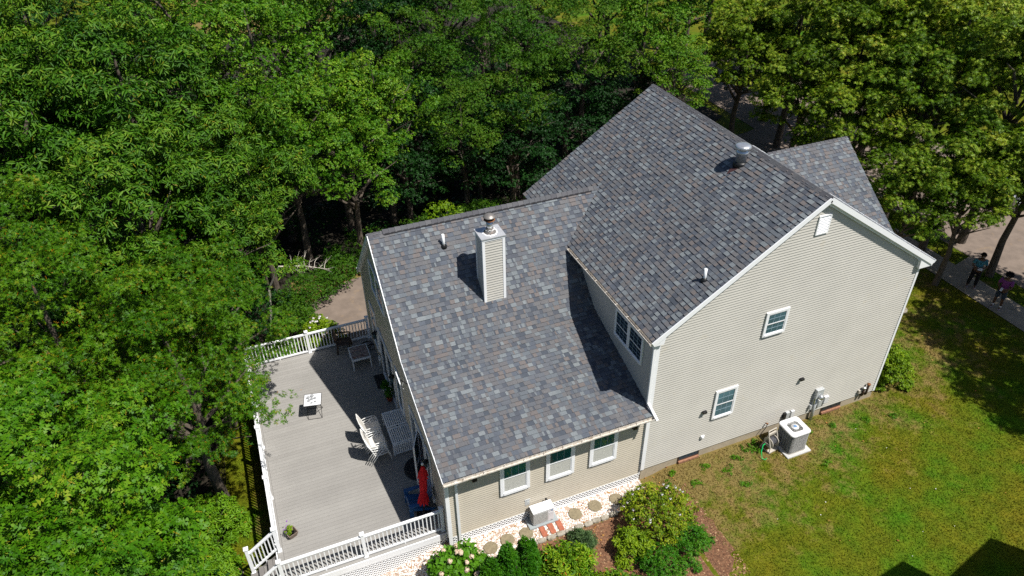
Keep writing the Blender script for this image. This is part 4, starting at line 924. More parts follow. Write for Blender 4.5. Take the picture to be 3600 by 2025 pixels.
blossoms(h, surf(.85, 1.0, 14, 5), .085, M_petal, 30)
def cone(R, H, n, seed):
    rg = np.random.default_rng(seed); o = []
    for i in range(n): q = 1 - math.sqrt(1 - rg.random() * .97); a = rg.uniform(0, 6.283); rr = R * (1 - q) ** .75 * rg.uniform(.75, 1); s = .09 + .13 * R * (1 - q); o.append((rr * math.cos(a), rr * math.sin(a), .1 + q * H, s, s * 1.5))
    return o
def arb(x, y, R, H, lab, seed, twin=None):
    cl = cone(R, H, 90, seed)
    if twin: cl = [(a + twin[0] * -.5, b, c, d, e) for a, b, c, d, e in cl] + [(a + twin[0] * .5, b + .05, c * twin[1], d, e) for a, b, c, d, e in cone(R * .9, H, 90, seed + 1)]
    return shrub('arborvitae', lab, 'arborvitae', x, y, cl, 'lance', 26, 7, .075, .026, LMB['arb'], seed, tilt=(10, 60), upb=.9, group='conical evergreens along the bottom edge')
arb(-5.85, -1.85, .36, 1.45, 'single cone-shaped evergreen between the hydrangeas and the double one', 11)
arb(-5.0, -1.75, .40, 1.65, 'double-topped cone-shaped evergreen at the bottom edge', 21, twin=(.6, 1.1))
arb(-6.75, -2.65, .36, 1.0, 'lowest cone-shaped evergreen at the very bottom edge under the hydrangeas', 31)
shrub('rhododendron', 'yellow-green long-leaved bush right of the double evergreen at the bottom edge', 'bush', -3.55, -2.05, dome(.82, .8, 34, 5), 'lance', 14, 8, .16, .045, LMB['rhodo'], 5, twigs=.03)
shrub('rhododendron', 'low long-leaved bush with orange tips between the evergreens and the blue-green shrub', 'bush', -2.75, -3.3, dome(.7, .6, 26, 6), 'lance', 13, 8, .15, .045, LMB['rhodo'], 16, twigs=.08)
shrub('sage', 'blue-green wispy shrub behind the yellow-green long-leaved bush', 'shrub', -2.85, -1.5, dome(.42, .55, 22, 7), 'lance', 20, 7, .10, .018, LMB['sage'], 7, tilt=(20, 70))
h = shrub('rose_bush', 'large yellowing rose bush with small white blooms beside the stepping stones', 'rose bush', -.35, -1.7, dome(1.28, 1.35, 84, 9, .22), 'ovate', 18, 6, .07, .05, LMB['rose'], 9, twigs=.06)
blossoms(h, surf(1.25, 1.25, 20, 12), .055, M_petw, 7, 'rose_bloom', flat=True)
shrub('gold_shrub', 'bright yellow-green leafy shrub at the left foot of the rose bush', 'shrub', -1.5, -2.25, dome(.62, .85, 34, 10, .3), 'lance', 18, 7, .10, .04, LMB['gold'], 10)
shrub('azalea', 'deep green rounded azalea in front of the rose bush, left of its twin', 'azalea', -1.05, -3.15, dome(.75, .7, 42, 13, .26), 'ovate', 26, 6, .05, .03, LMB['azalea'], 13)
shrub('azalea', 'deep green rounded azalea at the right end of the flower bed', 'azalea', .15, -2.85, dome(.72, .75, 40, 14, .26), 'ovate', 26, 6, .05, .03, LMB['azalea'], 14)
shrub('azalea', 'small green bush cut by the bottom edge below the azaleas', 'azalea', -2.0, -3.6, dome(.6, .55, 28, 15, .28), 'ovate', 24, 6, .05, .03, LMB['azalea'], 15)
shrub('corner_bush', 'round green bush at the far right corner of the gable wall', 'bush', 10.75, .5, dome(.82, 1.5, 80, 17, .26), 'ovate', 30, 6, .075, .05, LMB['gold'], 17)
# shrub with long pointed leaves left of the stairs
shrub('lance_shrub', 'bright green shrub with pointed leaves left of the deck stairs', 'shrub', -13.55, 2.3, dome(1.1, 1.3, 60, 18, .26), 'lance', 18, 7, .15, .045, LMB['shrubg'], 18, twigs=.02)
shrub('lance_shrub', 'bright green shrub with pointed leaves by the grass strip, below the pin oak boughs', 'shrub', -13.2, 4.1, dome(1.0, 1.5, 60, 28, .26), 'lance', 18, 7, .15, .045, LMB['shrubg'], 28, twigs=.02)
shrub('lance_shrub', 'taller bright green shrub with pointed leaves between the oak and the grass strip', 'shrub', -14.6, 3.4, dome(1.2, 2.2, 70, 29, .26), 'lance', 18, 7, .15, .045, LMB['shrubg'], 29, twigs=.02)
shrub('lance_shrub', 'bright green shrub with pointed leaves at the bottom edge left of the deck stairs', 'shrub', -13.9, .1, dome(1.15, 1.5, 60, 19, .26), 'lance', 18, 7, .15, .045, LMB['shrubg'], 19, twigs=.02)
h = shrub('rose_of_sharon', 'light green shrub with white pink-eyed blooms beyond the far deck railing', 'shrub', -8.25, 11.9, dome(.95, 1.6, 60, 20, .26), 'ovate', 18, 6, .08, .06, LMB['gold'], 20)
blossoms(h, surf(.95, 1.6, 16, 21), .07, M_petw, 6, 'bloom', flat=True)
shrub('rose_of_sharon', 'light green shrub without blooms behind the far left end of the deck', 'shrub', -10.0, 12.0, dome(.9, 1.0, 40, 24, .28), 'ovate', 18, 6, .08, .06, LMB['shrubg'], 24)
# hedge behind the wing
def hedge(label, p, q, w, H, seed):
    rg = np.random.default_rng(seed); p = np.array(p); q = np.array(q); L = np.linalg.norm(q - p); u = (q - p) / L; nn = np.array([-u[1], u[0]]); cl = []
    c0 = (p + q) / 2
    for i in range(int(L * 34)):
        s = rg.uniform(0, L); a = rg.uniform(-1, 1); xy = p + u * s + nn * a * w / 2 - c0; z = H * rg.uniform(.35, 1) * (1 - .25 * a * a) * (1 + .15 * math.sin(s * 2)); cl.append((xy[0], xy[1], z, .3, .22))
    return shrub('hedge', label, 'hedge', c0[0], c0[1], cl, 'ovate', 26, 6, .06, .04, LMB['hedge'], seed, twigs=.01)
hedge('dense green hedge running behind the ridge of the wing roof', (-5.9, 17.6), (3.2, 18.4), 2.2, 1.5, 41)
hedge('dense green hedge bordering the driveway left of the wing', (-9.2, 14.4), (-5.9, 17.4), 1.7, 1.5, 42)
hedge('low green hedge behind the shrub with white blooms', (-9.4, 12.6), (-8.9, 15.0), 1.3, 1.2, 43)
shrub('sapling', 'bright lime sapling sprouting from the hedge behind the ridge', 'sapling', -.9, 17.8, [(x, y, z + 1.5, .4, .25) for x, y, z, a, b in dome(1.1, .8, 12, 50)], 'ovate', 16, 6, .11, .09, LMB['gold'], 50)
# bare dead branch
t = thing('dead_branch', 'bare pale dead branch reaching out of the dark gap left of the wing', 'branch', (-9.9, 13.6, gz(-9.9, 13.6)))
mb = MB(); r = random.Random(6); P0 = Vector((-9.3, 13.3, 2.5)); P1 = Vector((-7.4, 12.75, 2.2))
mb.tube([(-10.2, 14.0, -1.1), (-9.9, 13.8, 1.2), P0, P0.lerp(P1, .5) + Vector((0, 0, .1)), P1], [.06, .05, .035, .025, .008], 6)
for k in range(16):
    f = .15 + .8 * k / 16; a = P0.lerp(P1, f) + Vector((0, 0, .05)); s = 1 if k % 2 else -1; d = Vector((r.uniform(.1, .6), s * r.uniform(.4, 1.0), r.uniform(-.5, .7))); L = r.uniform(.35, .75)
    b = a + d * L * .5; c = b + (d + Vector((.4, 0, r.uniform(-.3, .3)))) * L * .45; mb.tube([a, b, c], [.014, .009, .003], 5)
    for j in range(2): e = b + Vector((r.uniform(-.1, .4), s * r.uniform(.1, .4), r.uniform(-.2, .3))); mb.tube([b, e], [.007, .002], 4)
mb.build('twigs', M_twig, t)
# grass blades, weeds, pebbles, chips
def on_lawn(x, y):
    if x < -1.6: return False
    if y > -.06 and -.1 < x < 9.7: return False
    if x < 1.0 and y > -4.4 and not (y < -.3 - 0 and x > .3 and y > -1.4): return x > .05 and y > -1.0
    if 4.9 < x < 5.85 and -1.3 < y < -.35: return False
    if 17.95 < x < 19.6: return False
    if x > 19.5 and 4.3 < y < 5.4: return False
    return x < 20.75
def blades(name, n, x0, x1, y0, y1, mat, h=(.035, .075), ok=on_lawn, seed=1, w=.012, spread=.6):
    rg = np.random.default_rng(seed); P = np.column_stack([rg.uniform(x0, x1, n), rg.uniform(y0, y1, n)]); k = np.array([ok(a, b) for a, b in P]); P = P[k]; n = len(P)
    z = np.array([gz(a, b) for a, b in P]); a = rg.uniform(0, 6.283, n); H = rg.uniform(*h, n); ww = w * rg.uniform(.6, 1.3, n); ln = rg.normal(size=(n, 2)) * H[:, None] * spread
    dx, dy = np.cos(a) * ww, np.sin(a) * ww
    V = np.stack([np.column_stack([P[:, 0] - dx, P[:, 1] - dy, z - .005]), np.column_stack([P[:, 0] + dx, P[:, 1] + dy, z - .005]), np.column_stack([P[:, 0] + ln[:, 0], P[:, 1] + ln[:, 1], z + H])], 1).reshape(-1, 3)
    F = np.arange(3 * n).reshape(-1, 3); return tag(link(name, mesh_np(name, V, F, np.repeat(rg.random(n), 3), mat)), kind='stuff')
blades('grass', 380000, -1.6, 21, -9, 12, M_blade)
blades('side_grass', 26000, -13.2, -11.45, -1, 7.5, M_blade, ok=lambda x, y: not (y < 1.7 and x > -13.4), seed=2)
M_weed = leaf_mat('weed_leaves', [(0, (.06, .16, .008)), (1, (.14, .30, .015))])
rw = random.Random(12)
wl = [(1.55, -.95), (2.2, -.5), (3.4, -.55), (3.9, -.35), (4.15, -.5), (4.3, -.25), (5.9, -1.9), (3.0, -1.6), (1.1, -.35), (7.4, -.6), (8.6, -.9), (.7, -.6), (2.8, -.9), (9.6, -1.1), (6.3, -.5)]
for i, (x, y) in enumerate(wl):
    cl = [(rw.uniform(-.14, .14), rw.uniform(-.1, .1), .03, .09, .04) for _ in range(4)]; V, F, A = foliage('ovate', cl, 7, 6, .06, .03, (50, 90), 60 + i)
    o = link('weed', mesh_np('weed', V, F, A, M_weed)); o.location = (x, y, gz(x, y))
    wlab = ['lime weed clump nearest the viewer below the left basement window', 'weed clump directly under the left basement window', 'weed clump between the basement window and the hose reel', 'green weeds left of the hose reel near the wall', 'weeds at the green hose end', 'tall weeds against the wall behind the hose reel',
            'weed clump on the dry lawn in front of the condenser', 'weed clump on the open dry lawn left of the condenser', 'weed clump near the corner of the gable wall', 'weed clump under the right basement window', 'weed clump below the brown vent pipes', 'weed clump beside the rose bush and the corner',
            'weed clump on bare soil between corner and hose reel', 'weed clump in front of the corner bush', 'weed clump behind the condenser near the grey conduit']
    tag(o, wlab[i], 'weed', 'weeds in the dry grass by the wall')
rg = np.random.default_rng(3); n = 11000; oc = np.array([(1, 0, 0), (0, 1, 0), (-1, 0, 0), (0, -1, 0), (0, 0, 1.0)], float); oF = np.array([(0, 1, 4), (1, 2, 4), (2, 3, 4), (3, 0, 4)])
def bits(name, n, x0, x1, y0, y1, ok, size, flat, mat, seed, dz=.03, vr=(0, 1)):
    rg = np.random.default_rng(seed); P = np.column_stack([rg.uniform(x0, x1, n), rg.uniform(y0, y1, n)]); P = P[[ok(a, b) for a, b in P]]; n = len(P); z = np.array([gz(a, b) for a, b in P]) + dz
    s = rg.uniform(*size, n); a = rg.uniform(0, 6.283, n); el = rg.uniform(.55, 1, n); c, sn = np.cos(a), np.sin(a); X = oc[None, :, 0] * s[:, None]; Y = oc[None, :, 1] * (s * el)[:, None]
    jit = rg.normal(size=(n, 5, 3)) * s[:, None, None] * .18
    V = np.stack([P[:, 0:1] + X * c[:, None] - Y * sn[:, None], P[:, 1:2] + X * sn[:, None] + Y * c[:, None], z[:, None] + oc[None, :, 2] * s[:, None] * flat - .004], -1) + jit
    F = (oF[None] + (np.arange(n) * 5)[:, None, None]).reshape(-1, 3); return tag(link(name, mesh_np(name, V.reshape(-1, 3), F, np.repeat(rg.uniform(*vr, n), 5), mat)), kind='stuff')
inbed = lambda x, y: (y > -.88 if x < -1.3 else y > -.88 + (x + 1.3) * .34) and (y < .11 if x > -6.4 else y < .32)
bits('pebbles', 9500, -9.6, -.02, -.9, .33, lambda x, y: inbed(x, y) and math.sin(x * 3.1) + math.sin(x * 7.3 + y * 9) > -1.75, (.014, .032), .8, M_pebw, 3, vr=(0, .9))
bits('mulch_chips', 9000, -9.4, 1.2, -4.6, -.8, lambda x, y: not (inbed(x, y)) and x + y < .9, (.012, .04), .35, attr_mat('mulch_chip', [(0, (.10, .045, .025)), (.6, (.24, .12, .065)), (1, (.42, .28, .16))], .95, 'LINEAR', .2, 30, 0), 4, .022)
M_fall = attr_mat('fallen_leaf', [(0, (.30, .10, .03)), (.6, (.38, .22, .06)), (1, (.2, .07, .03))], .9, 'LINEAR', .1, 30, 0)
bits('fallen_leaves', 500, -9, 1, -3, .2, lambda x, y: True, (.02, .045), .25, M_fall, 5, .045)
bits('fallen_leaves', 60, 3.5, 19, -6, 2, on_lawn, (.02, .04), .25, M_fall, 6, .05)
bits('lawn_petals', 12, 3, 9, -6.5, -1, on_lawn, (.012, .022), .3, M_petw, 7, .05)

# stepping stones, pavers, edging
SL_ = ['round stepping stone furthest left at the bottom edge', 'round stepping stone partly under the hydrangea', 'round stepping stone second right of the hydrangea', 'round stepping stone directly left of the brick pavers', 'round stepping stone first right of the small heat pump', 'round stepping stone in the middle of the right-hand three', 'round stepping stone with dry leaves nearest the gable corner']
for i, (x, y) in enumerate([(-8.08, -.25), (-5.38, -.52), (-4.82, -.46), (-4.2, -.47), (-2.52, -.40), (-1.82, -.37), (-1.07, -.40)]):
    z = gz(x, y) + .03; r = random.Random(i); mb = MB(); n = 26; pr = []
    rad = [.215 * r.uniform(.975, 1.02) for _ in range(n)]
    vs = [(x + rad[k] * q * math.cos(2 * math.pi * k / n), y + rad[k] * q * math.sin(2 * math.pi * k / n), z + h) for q, h in ((1.0, -.02), (1.0, .028), (.93, .038)) for k in range(n)]
    mb.add(vs, [(i2 * n + k, i2 * n + (k + 1) % n, (i2 + 1) * n + (k + 1) % n, (i2 + 1) * n + k) for i2 in range(2) for k in range(n)] + [tuple(2 * n + k for k in range(n))])
    single('stepping_stone', SL_[i], 'stepping stone', mb, M_stone, (x, y, z), 'round stepping stones in the white pebbles')
for i, (x, lab) in enumerate(((-3.70, 'left brick paver in front of the small heat pump'), (-3.42, 'middle brick paver in front of the small heat pump'), (-3.14, 'right brick paver in front of the small heat pump'))):
    z = gz(x, -.6) + .03; mb = MB(); mb.box(x - .085, x + .085, -.79, -.39, z - .02, z + .035); single('brick_paver', lab, 'paver', mb, M_brick, (x, -.6, z), 'brick pavers', bevel=.006)
EX = [-9.0, -8.6, -8.2, -7.7, -7.3, -5.55, -5.12, -4.55, -4.15, -3.87, -3.55, -3.24, -2.95, -2.62, -2.30, -2.02, -1.74, -1.43]
EN = ['leftmost', 'second', 'third', 'fourth', 'fifth', 'sixth', 'seventh', 'eighth', 'ninth', 'tenth', 'eleventh', 'twelfth', 'thirteenth', 'fourteenth', 'fifteenth', 'sixteenth', 'seventeenth', 'last']
for i, x in enumerate(EX):
    r = random.Random(40 + i); z = gz(x, -.88) + .02; mb = MB(); a = r.uniform(-.1, .1); n = 10; y = -.88 + r.uniform(-.015, .015)
    vs = []
    for q, h in ((1, -.03), (1, .04), (.85, .06)):
        for k in range(n): t = 2 * math.pi * k / n; cx_, cy_ = .145 * q * math.copysign(abs(math.cos(t)) ** .6, math.cos(t)), .085 * q * math.copysign(abs(math.sin(t)) ** .6, math.sin(t)); vs.append((x + cx_ * math.cos(a) - cy_ * math.sin(a), y + cx_ * math.sin(a) + cy_ * math.cos(a), z + h))
    mb.add(vs, [(j * n + k, j * n + (k + 1) % n, (j + 1) * n + (k + 1) % n, (j + 1) * n + k) for j in range(2) for k in range(n)] + [tuple(2 * n + k for k in range(n))])
    single('edging_stone', EN[i] + ' grey edging stone, counted from the left, along the pebble bed', 'edging stone', mb, M_edge, (x, y, z), 'edging stones along the pebble bed')
for i, (x, y, s, lab) in enumerate(((-12.75, 2.3, .24, 'round stone on the ground beside the deck stairs'), (14.6, 3.6, .3, 'small flagstone in the lawn just beyond the far wall corner'))):
    z = gz(x, y) + .01; mb = MB(); mb.lathe([(s, -.02), (s * .98, .03), (0, .035)], (x, y, z), 11); single('flagstone', lab, 'flagstone', mb, M_edge, (x, y, z))

# ------------------------------------------------------------------ machines along the walls
# small heat pump
zb = -.10
mb = MB().box(-4.06, -3.10, -.43, .04, zb - .06, zb + .03); pad = single('equipment_pad', 'grey pad under the small wall-side heat pump', 'pad', mb, M_padg, (-3.6, -.2, zb), bevel=.008)
hp = thing('heat_pump', 'small white rectangular heat pump on a grey pad beside the lattice', 'heat pump', (-3.58, -.2, zb + .03))
hz = zb + .05; mb = MB(); mb.box(-3.92, -3.24, -.36, -.06, hz, hz + .56); mb.build('cabinet', M_acw, hp, bevel=.01)
mb = MB(); mb.box(-3.935, -3.225, -.375, -.045, hz + .56, hz + .585); mb.build('lid', M_white, hp, bevel=.008)
mb = MB()
for k in range(19): z = hz + .05 + k * .025; mb.box(-3.90, -3.44, -.368, -.361, z, z + .010)
for k in range(12): x = -3.90 + k * .04; mb.box(x, x + .006, -.372, -.3685, hz + .04, hz + .52)
mb.build('grille', M_acg, hp)
mb = MB()
for k in range(16): z = hz + .08 + k * .025; mb.box(-3.927, -3.921, -.33, -.1, z, z + .010)
mb.build('side_grille', M_acg, hp)
mb = MB(); mb.box(-3.41, -3.27, -.366, -.361, hz + .06, hz + .40); mb.build('service_panel', M_acw, hp)
mb = MB(); mb.add([(-3.36, -.3665, hz + .50), (-3.28, -.3665, hz + .44), (-3.28, -.3665, hz + .50)], [(0, 1, 2)]); mb.build('emblem', M_emb, hp)
for x in (-3.85, -3.31): mb = MB(); mb.box(x - .03, x + .03, -.36, -.06, zb + .031, hz); mb.build('foot', M_black, hp)
db = thing('disconnect_box', 'grey electrical disconnect box on the tan wall above the small heat pump', 'electrical box', (-3.96, .1, .6))
mb = MB(); mb.box(-4.04, -3.88, .03, .135, .50, .76); mb.build('box', M_meter, db, bevel=.006); mb = MB(); mb.box(-4.05, -3.87, .015, .135, .76, .785); mb.build('hood', M_meter, db)
mb = MB(); mb.tube([(-3.95, .08, .5), (-3.94, .07, .4), (-3.90, 0, .36), (-3.86, -.08, .35)], .016, 7); mb.build('conduit', M_black, db)
mb = MB(); mb.tube([(-3.45, .13, .50), (-3.44, .06, .5), (-3.42, .0, .42), (-3.38, -.06, .40)], .022, 7); mb.tube([(-3.36, .13, .48), (-3.34, .05, .52), (-3.30, -.02, .44), (-3.28, -.07, .38)], .03, 7)
single('line_set', 'black refrigerant lines entering the wall behind the small heat pump', 'pipes', mb, M_black, (-3.4, .05, .45))
mb = MB(); mb.lathe([(.05, 0), (.05, .06), (.0, .065)], (-3.62, .13, .45), 12, ax=(0, -1, 0)); single('round_vent', 'small white round cap on the tan wall behind the heat pump', 'wall cap', mb, M_pvc, (-3.62, .12, .45))
# big condenser
cx, cy, s = 5.34, -.78, .37; zg = .06
mb = MB().box(cx - .46, cx + .50, cy - .48, cy + .44, zg - .05, zg + .05); single('equipment_pad', 'white concrete pad under the large square condenser on the lawn', 'pad', mb, M_pad, (cx, cy, zg), bevel=.01)
cu_ = thing('condenser', 'large square air conditioning condenser with wire grille and white top on the lawn', 'air conditioner', (cx, cy, zg + .05))
def rsq(h, r, n=6):
    out = []
    for qx, qy, a0 in ((1, 1, 0), (-1, 1, 90), (-1, -1, 180), (1, -1, 270)):
        for k in range(n + 1): t = math.radians(a0 + 90 * k / n); out.append((qx * (h - r) + r * math.cos(t), qy * (h - r) + r * math.sin(t)))
    return out
def ring(mb, pts, z0, z1, zt=None):
    n = len(pts); mb.add([(cx + a, cy + b, z0) for a, b in pts] + [(cx + a, cy + b, z1) for a, b in pts], [(i, (i + 1) % n, n + (i + 1) % n, n + i) for i in range(n)])
mb = MB(); q = rsq(s - .02, .11); ring(mb, q, zg + .05, zg + .86); mb.build('coil', M_dark, cu_)
mb = MB(); q = rsq(s, .12)
for k in range(22): z = zg + .10 + k * .0345; mb.tube([(cx + a, cy + b, z) for a, b in q + q[:1]], .0045, 4, cap=False)
for i in range(0, len(q)): a, b = q[i]; mb.tube([(cx + a * 1.0, cy + b * 1.0, zg + .06), (cx + a, cy + b, zg + .86)], .005, 4)
for e in (-.15, -.05, .05, .15):
    for a, b in ((e, s), (e, -s), (s, e), (-s, e)): mb.tube([(cx + a, cy + b, zg + .06), (cx + a, cy + b, zg + .86)], .005, 4)
mb.build('wire_grille', M_acg, cu_)
mb = MB(); ring(mb, rsq(s + .01, .12), zg + .05, zg + .10); mb.build('base_pan', M_beige, cu_)
q = rsq(s + .02, .12); n = len(q); cr = [(.26 * math.cos(math.atan2(b, a)), .26 * math.sin(math.atan2(b, a))) for a, b in q]
mb = MB(); z1 = zg + .92; lay = [(q, zg + .86), (q, z1 - .015), ([(a * .96, b * .96) for a, b in q], z1), (cr, z1 - .01), ([(a * .97, b * .97) for a, b in cr], z1 - .09)]
mb.add([(cx + a, cy + b, z) for p, z in lay for a, b in p], [(i * n + k, i * n + (k + 1) % n, (i + 1) * n + (k + 1) % n, (i + 1) * n + k) for i in range(4) for k in range(n)]); mb.build('top_cover', M_acw, cu_)
mb = MB()
for rr in np.linspace(.13, .255, 7): mb.tube([(cx + rr * math.cos(t), cy + rr * math.sin(t), z1 - .02 + .012 * (1 - rr / .26)) for t in np.linspace(0, 2 * math.pi, 28)], .0035, 4, cap=False)
for k in range(16): t = k * math.pi / 8; mb.tube([(cx + .1 * math.cos(t), cy + .1 * math.sin(t), z1 - .01), (cx + .26 * math.cos(t), cy + .26 * math.sin(t), z1 - .02)], .004, 4)
mb.build('fan_guard', M_acg, cu_)
mb = MB(); mb.lathe([(.13, z1 - .02), (.125, z1), (.08, z1 - .005), (.078, z1 + .005), (0, z1 + .008)], (cx, cy, 0), 26); mb.build('hub_cover', M_acw, cu_, True)
mb = MB(); mb.lathe([(.055, z1 + .009), (0, z1 + .011)], (cx, cy, 0), 20); e = mb.build('emblem', M_emb, cu_)
mb = MB()
for k in (-1, 1): mb.tube([(cx + k * .018 - .03, cy - .03 * 1, z1 + .014), (cx + k * .018, cy, z1 + .014), (cx + k * .018 - .02, cy + .035, z1 + .014)], .004, 4)
mb.build('emblem_lines', M_white, cu_)
mb = MB()
for k in range(3):
    t = k * 2.09 + .4; c, sn = math.cos(t), math.sin(t); mb.add([(cx + .04 * c, cy + .04 * sn, z1 - .10), (cx + .24 * math.cos(t - .4), cy + .24 * math.sin(t - .4), z1 - .13), (cx + .24 * math.cos(t + .4), cy + .24 * math.sin(t + .4), z1 - .08)], [(0, 1, 2)])
mb.build('fan_blades', M_galv, cu_)
mb = MB(); mb.lathe([(.25, z1 - .16), (0, z1 - .16)], (cx, cy, 0), 20); mb.build('fan_shroud', M_dark, cu_)
# hose reel
hr = thing('hose_reel', 'beige upright hose reel with dark wound hose left of the condenser', 'hose reel', (4.62, -.62, .05), math.radians(8), local=True)
for sx, nm in ((-1, 'side_panel'), (1, 'side_panel')):
    mb = MB(); mb.tube([(sx * .19, -.18, 0), (sx * .19, -.17, .3), (sx * .18, .0, .72), (sx * .17, .05, .86)], .022, 6); mb.tube([(sx * .19, .2, 0), (sx * .19, .12, .3), (sx * .18, .02, .7)], .022, 6); mb.tube([(sx * .19, -.18, .03), (sx * .19, .2, .03)], .022, 6); mb.tube([(sx * .19, -.12, .36), (sx * .19, .1, .36)], .02, 6); mb.build(nm, M_beige, hr)
mb = MB(); mb.tube([(-.17, .05, .86), (.17, .05, .86)], .02, 7); mb.bar((-.17, .02, .72), (.17, .02, .72), .05, .09); mb.build('handle', M_beige, hr)
mb = MB(); mb.box(-.2, .2, -.2, -.06, .02, .08); mb.build('foot_tray', M_beige, hr, bevel=.01)
for sx in (-.13, .13): mb = MB(); mb.lathe([(.20, -.01), (.20, .01), (.13, .012), (.13, -.012), (.2, -.01)], (sx, -.02, .38), 22, ax=(1, 0, 0)); mb.build('reel_flange', M_beige, hr)
mb = MB()
for k in range(11): x = -.11 + k * .022; mb.tube([(x, -.02 + .14 * math.cos(t), .38 + .14 * math.sin(t)) for t in np.linspace(0, 6.283, 18)], .011, 5, cap=False)
mb.lathe([(.12, -.12), (.12, .12)], (0, -.02, .38), 16, ax=(1, 0, 0)); mb.build('wound_hose', pm('dark_hose', (.10, .10, .11), .5, .5, 20), hr)
mb = MB(); mb.tube([(4.40, -.64, .42), (4.28, -.66, .40), (4.15, -.78, .25), (4.10, -.92, .10), (4.17, -1.0, .08), (4.26, -.96, .08)], .016, 7); single('green_hose', 'short bright green hose curling to the grass left of the reel', 'hose', mb, M_green, (4.2, -.8, .05))
mb = MB(); mb.tube([(4.83, -.02, .62), (4.83, -.1, .62)], .02, 7); mb.lathe([(.03, 0), (.03, .02), (0, .02)], (4.83, -.1, .65), 8); sp_ = single('hose_spigot', 'small rusty hose spigot on the wall above the reel', 'spigot', mb, M_rust, (4.83, 0, .6))
mb = MB(); mb.tube([(4.83, -.1, .60), (4.74, -.14, .5), (4.62, -.12, .25), (4.6, -.2, .12), (4.66, -.4, .3)], .012, 6); single('supply_hose', 'thin dark hose hanging from the spigot to the reel', 'hose', mb, M_black, (4.7, -.1, .4))
# electrical gear on the gable wall
md = thing('meter_box', 'grey electric meter box with round glass meter and conduit on the cream wall', 'electric meter', (6.85, -.05, 1.1))
mb = MB(); mb.box(6.68, 6.98, -.14, -.02, 1.12, 1.52); mb.build('box', M_meter, md, bevel=.008)
mb = MB(); mb.lathe([(.095, 0), (.095, .06), (.08, .11), (0, .12)], (6.86, -.14, 1.20), 18, ax=(0, -1, 0)); mb.build('meter_glass', M_galv, md, True)
mb = MB(); mb.tube([(6.80, -.08, 1.12), (6.80, -.08, -.02)], .055, 10); mb.build('conduit', M_meter, md, True)
mb = MB(); mb.tube([(6.70, -.06, 1.12), (6.70, -.06, .8)], .03, 8); mb.box(6.60, 6.68, -.1, -.02, .62, .82); mb.build('side_box', M_meter, md)
mb = MB(); mb.box(6.95, 7.10, -.10, -.02, .62, .92); single('utility_box', 'left grey utility box mounted right of the meter conduit', 'utility box', mb, M_meter, (7.0, -.05, .7), bevel=.006)
mb = MB(); mb.box(7.16, 7.34, -.12, -.02, .72, 1.02); single('utility_box', 'right pale utility box over the right basement window', 'utility box', mb, M_acw, (7.25, -.05, .85), bevel=.006)
mb = MB(); mb.tube([(6.72, -.1, 1.12), (6.70, -.12, .98), (6.74, -.1, .85)], .012, 6); single('yellow_wire', 'small yellow wire tags under the meter box', 'wire', mb, pm('yellow_tag', (.5, .48, .05), .5), (6.72, -.1, 1.0))
mb = MB(); mb.box(5.58, 5.72, -.11, -.02, .58, .86); o = single('switch_box', 'grey switch box behind the condenser, left of its pale twin', 'electrical box', mb, M_meter, (5.65, -.05, .7), bevel=.006)
mb = MB(); mb.box(5.50, 5.57, -.11, -.02, .60, .84); single('breaker_cover', 'small dark cover at the left of the grey switch box', 'electrical box', mb, M_black, (5.53, -.05, .7))
mb = MB(); mb.box(5.80, 5.94, -.10, -.02, .56, .84); single('switch_box', 'pale switch box behind the condenser, nearest the meter', 'electrical box', mb, M_acw, (5.87, -.05, .7), bevel=.006)
for nm, x, z in (('wall_spotlight', 5.86, 2.28), ('wall_spotlight', 2.08, 2.22)):
    t = thing(nm, 'small black square spotlight ' + ('over the meter on the cream gable wall' if x > 3 else 'left of the lower window on the cream gable wall'), 'spotlight', (x, -.05, z), group='small black spotlights')
    mb = MB(); mb.box(x - .07, x + .07, -.12, -.03, z - .02, z + .06); mb.build('lamp_housing', M_black, t, bevel=.005); mb = MB(); mb.box(x - .04, x + .04, -.03, -.015, z - .04, z + .04); mb.build('mount', M_black, t)
for x in (-5.62, -.45):
    t = thing('wall_spotlight', 'small black spotlight under the wing gutter ' + ('near the deck corner' if x < -3 else 'right of the three wing windows'), 'spotlight', (x, D - .05, 2.62), group='small black spotlights')
    mb = MB(); mb.box(x - .07, x + .07, D - .16, D - .05, 2.50, 2.62); mb.build('lamp_housing', M_black, t, bevel=.005); mb = MB(); mb.box(x - .035, x + .035, D - .05, D - .01, 2.53, 2.60); mb.build('mount', M_black, t)
ot = thing('wall_outlet', 'white weatherproof outlet box low on the cream gable wall left of centre', 'outlet', (2.2, -.04, 1.03)); mb = MB(); mb.box(2.14, 2.28, -.06, -.018, .97, 1.09); mb.build('cover', M_pvc, ot, bevel=.006)
mb = MB(); mb.box(2.17, 2.25, -.085, -.06, 1.0, 1.06); mb.build('flap', M_pvc, ot)
vp = thing('vent_pipes', 'pair of brown vent pipes on the wall near the right corner', 'vent pipes', (9.05, -.1, .4))
for x, z1 in ((8.96, .82), (9.12, .93)):
    mb = MB(); mb.tube([(x, -.02, .44), (x, -.09, .44), (x, -.11, .50), (x, -.11, z1)], .042, 9); pp = mb.build('pipe', M_brown, vp, True); mb = MB(); mb.lathe([(.055, z1 - .05), (.07, z1), (.06, z1 + .02), (0, z1 + .03)], (x, -.11, 0), 12); mb.build('pipe_cap', M_rust if x > 9 else M_galv, pp, True)
mb = MB(); mb.box(8.78, 8.90, -.09, -.02, .55, .70); single('junction_box', 'cream junction box left of the brown vent pipes', 'electrical box', mb, M_beige, (8.84, -.05, .6), bevel=.006)
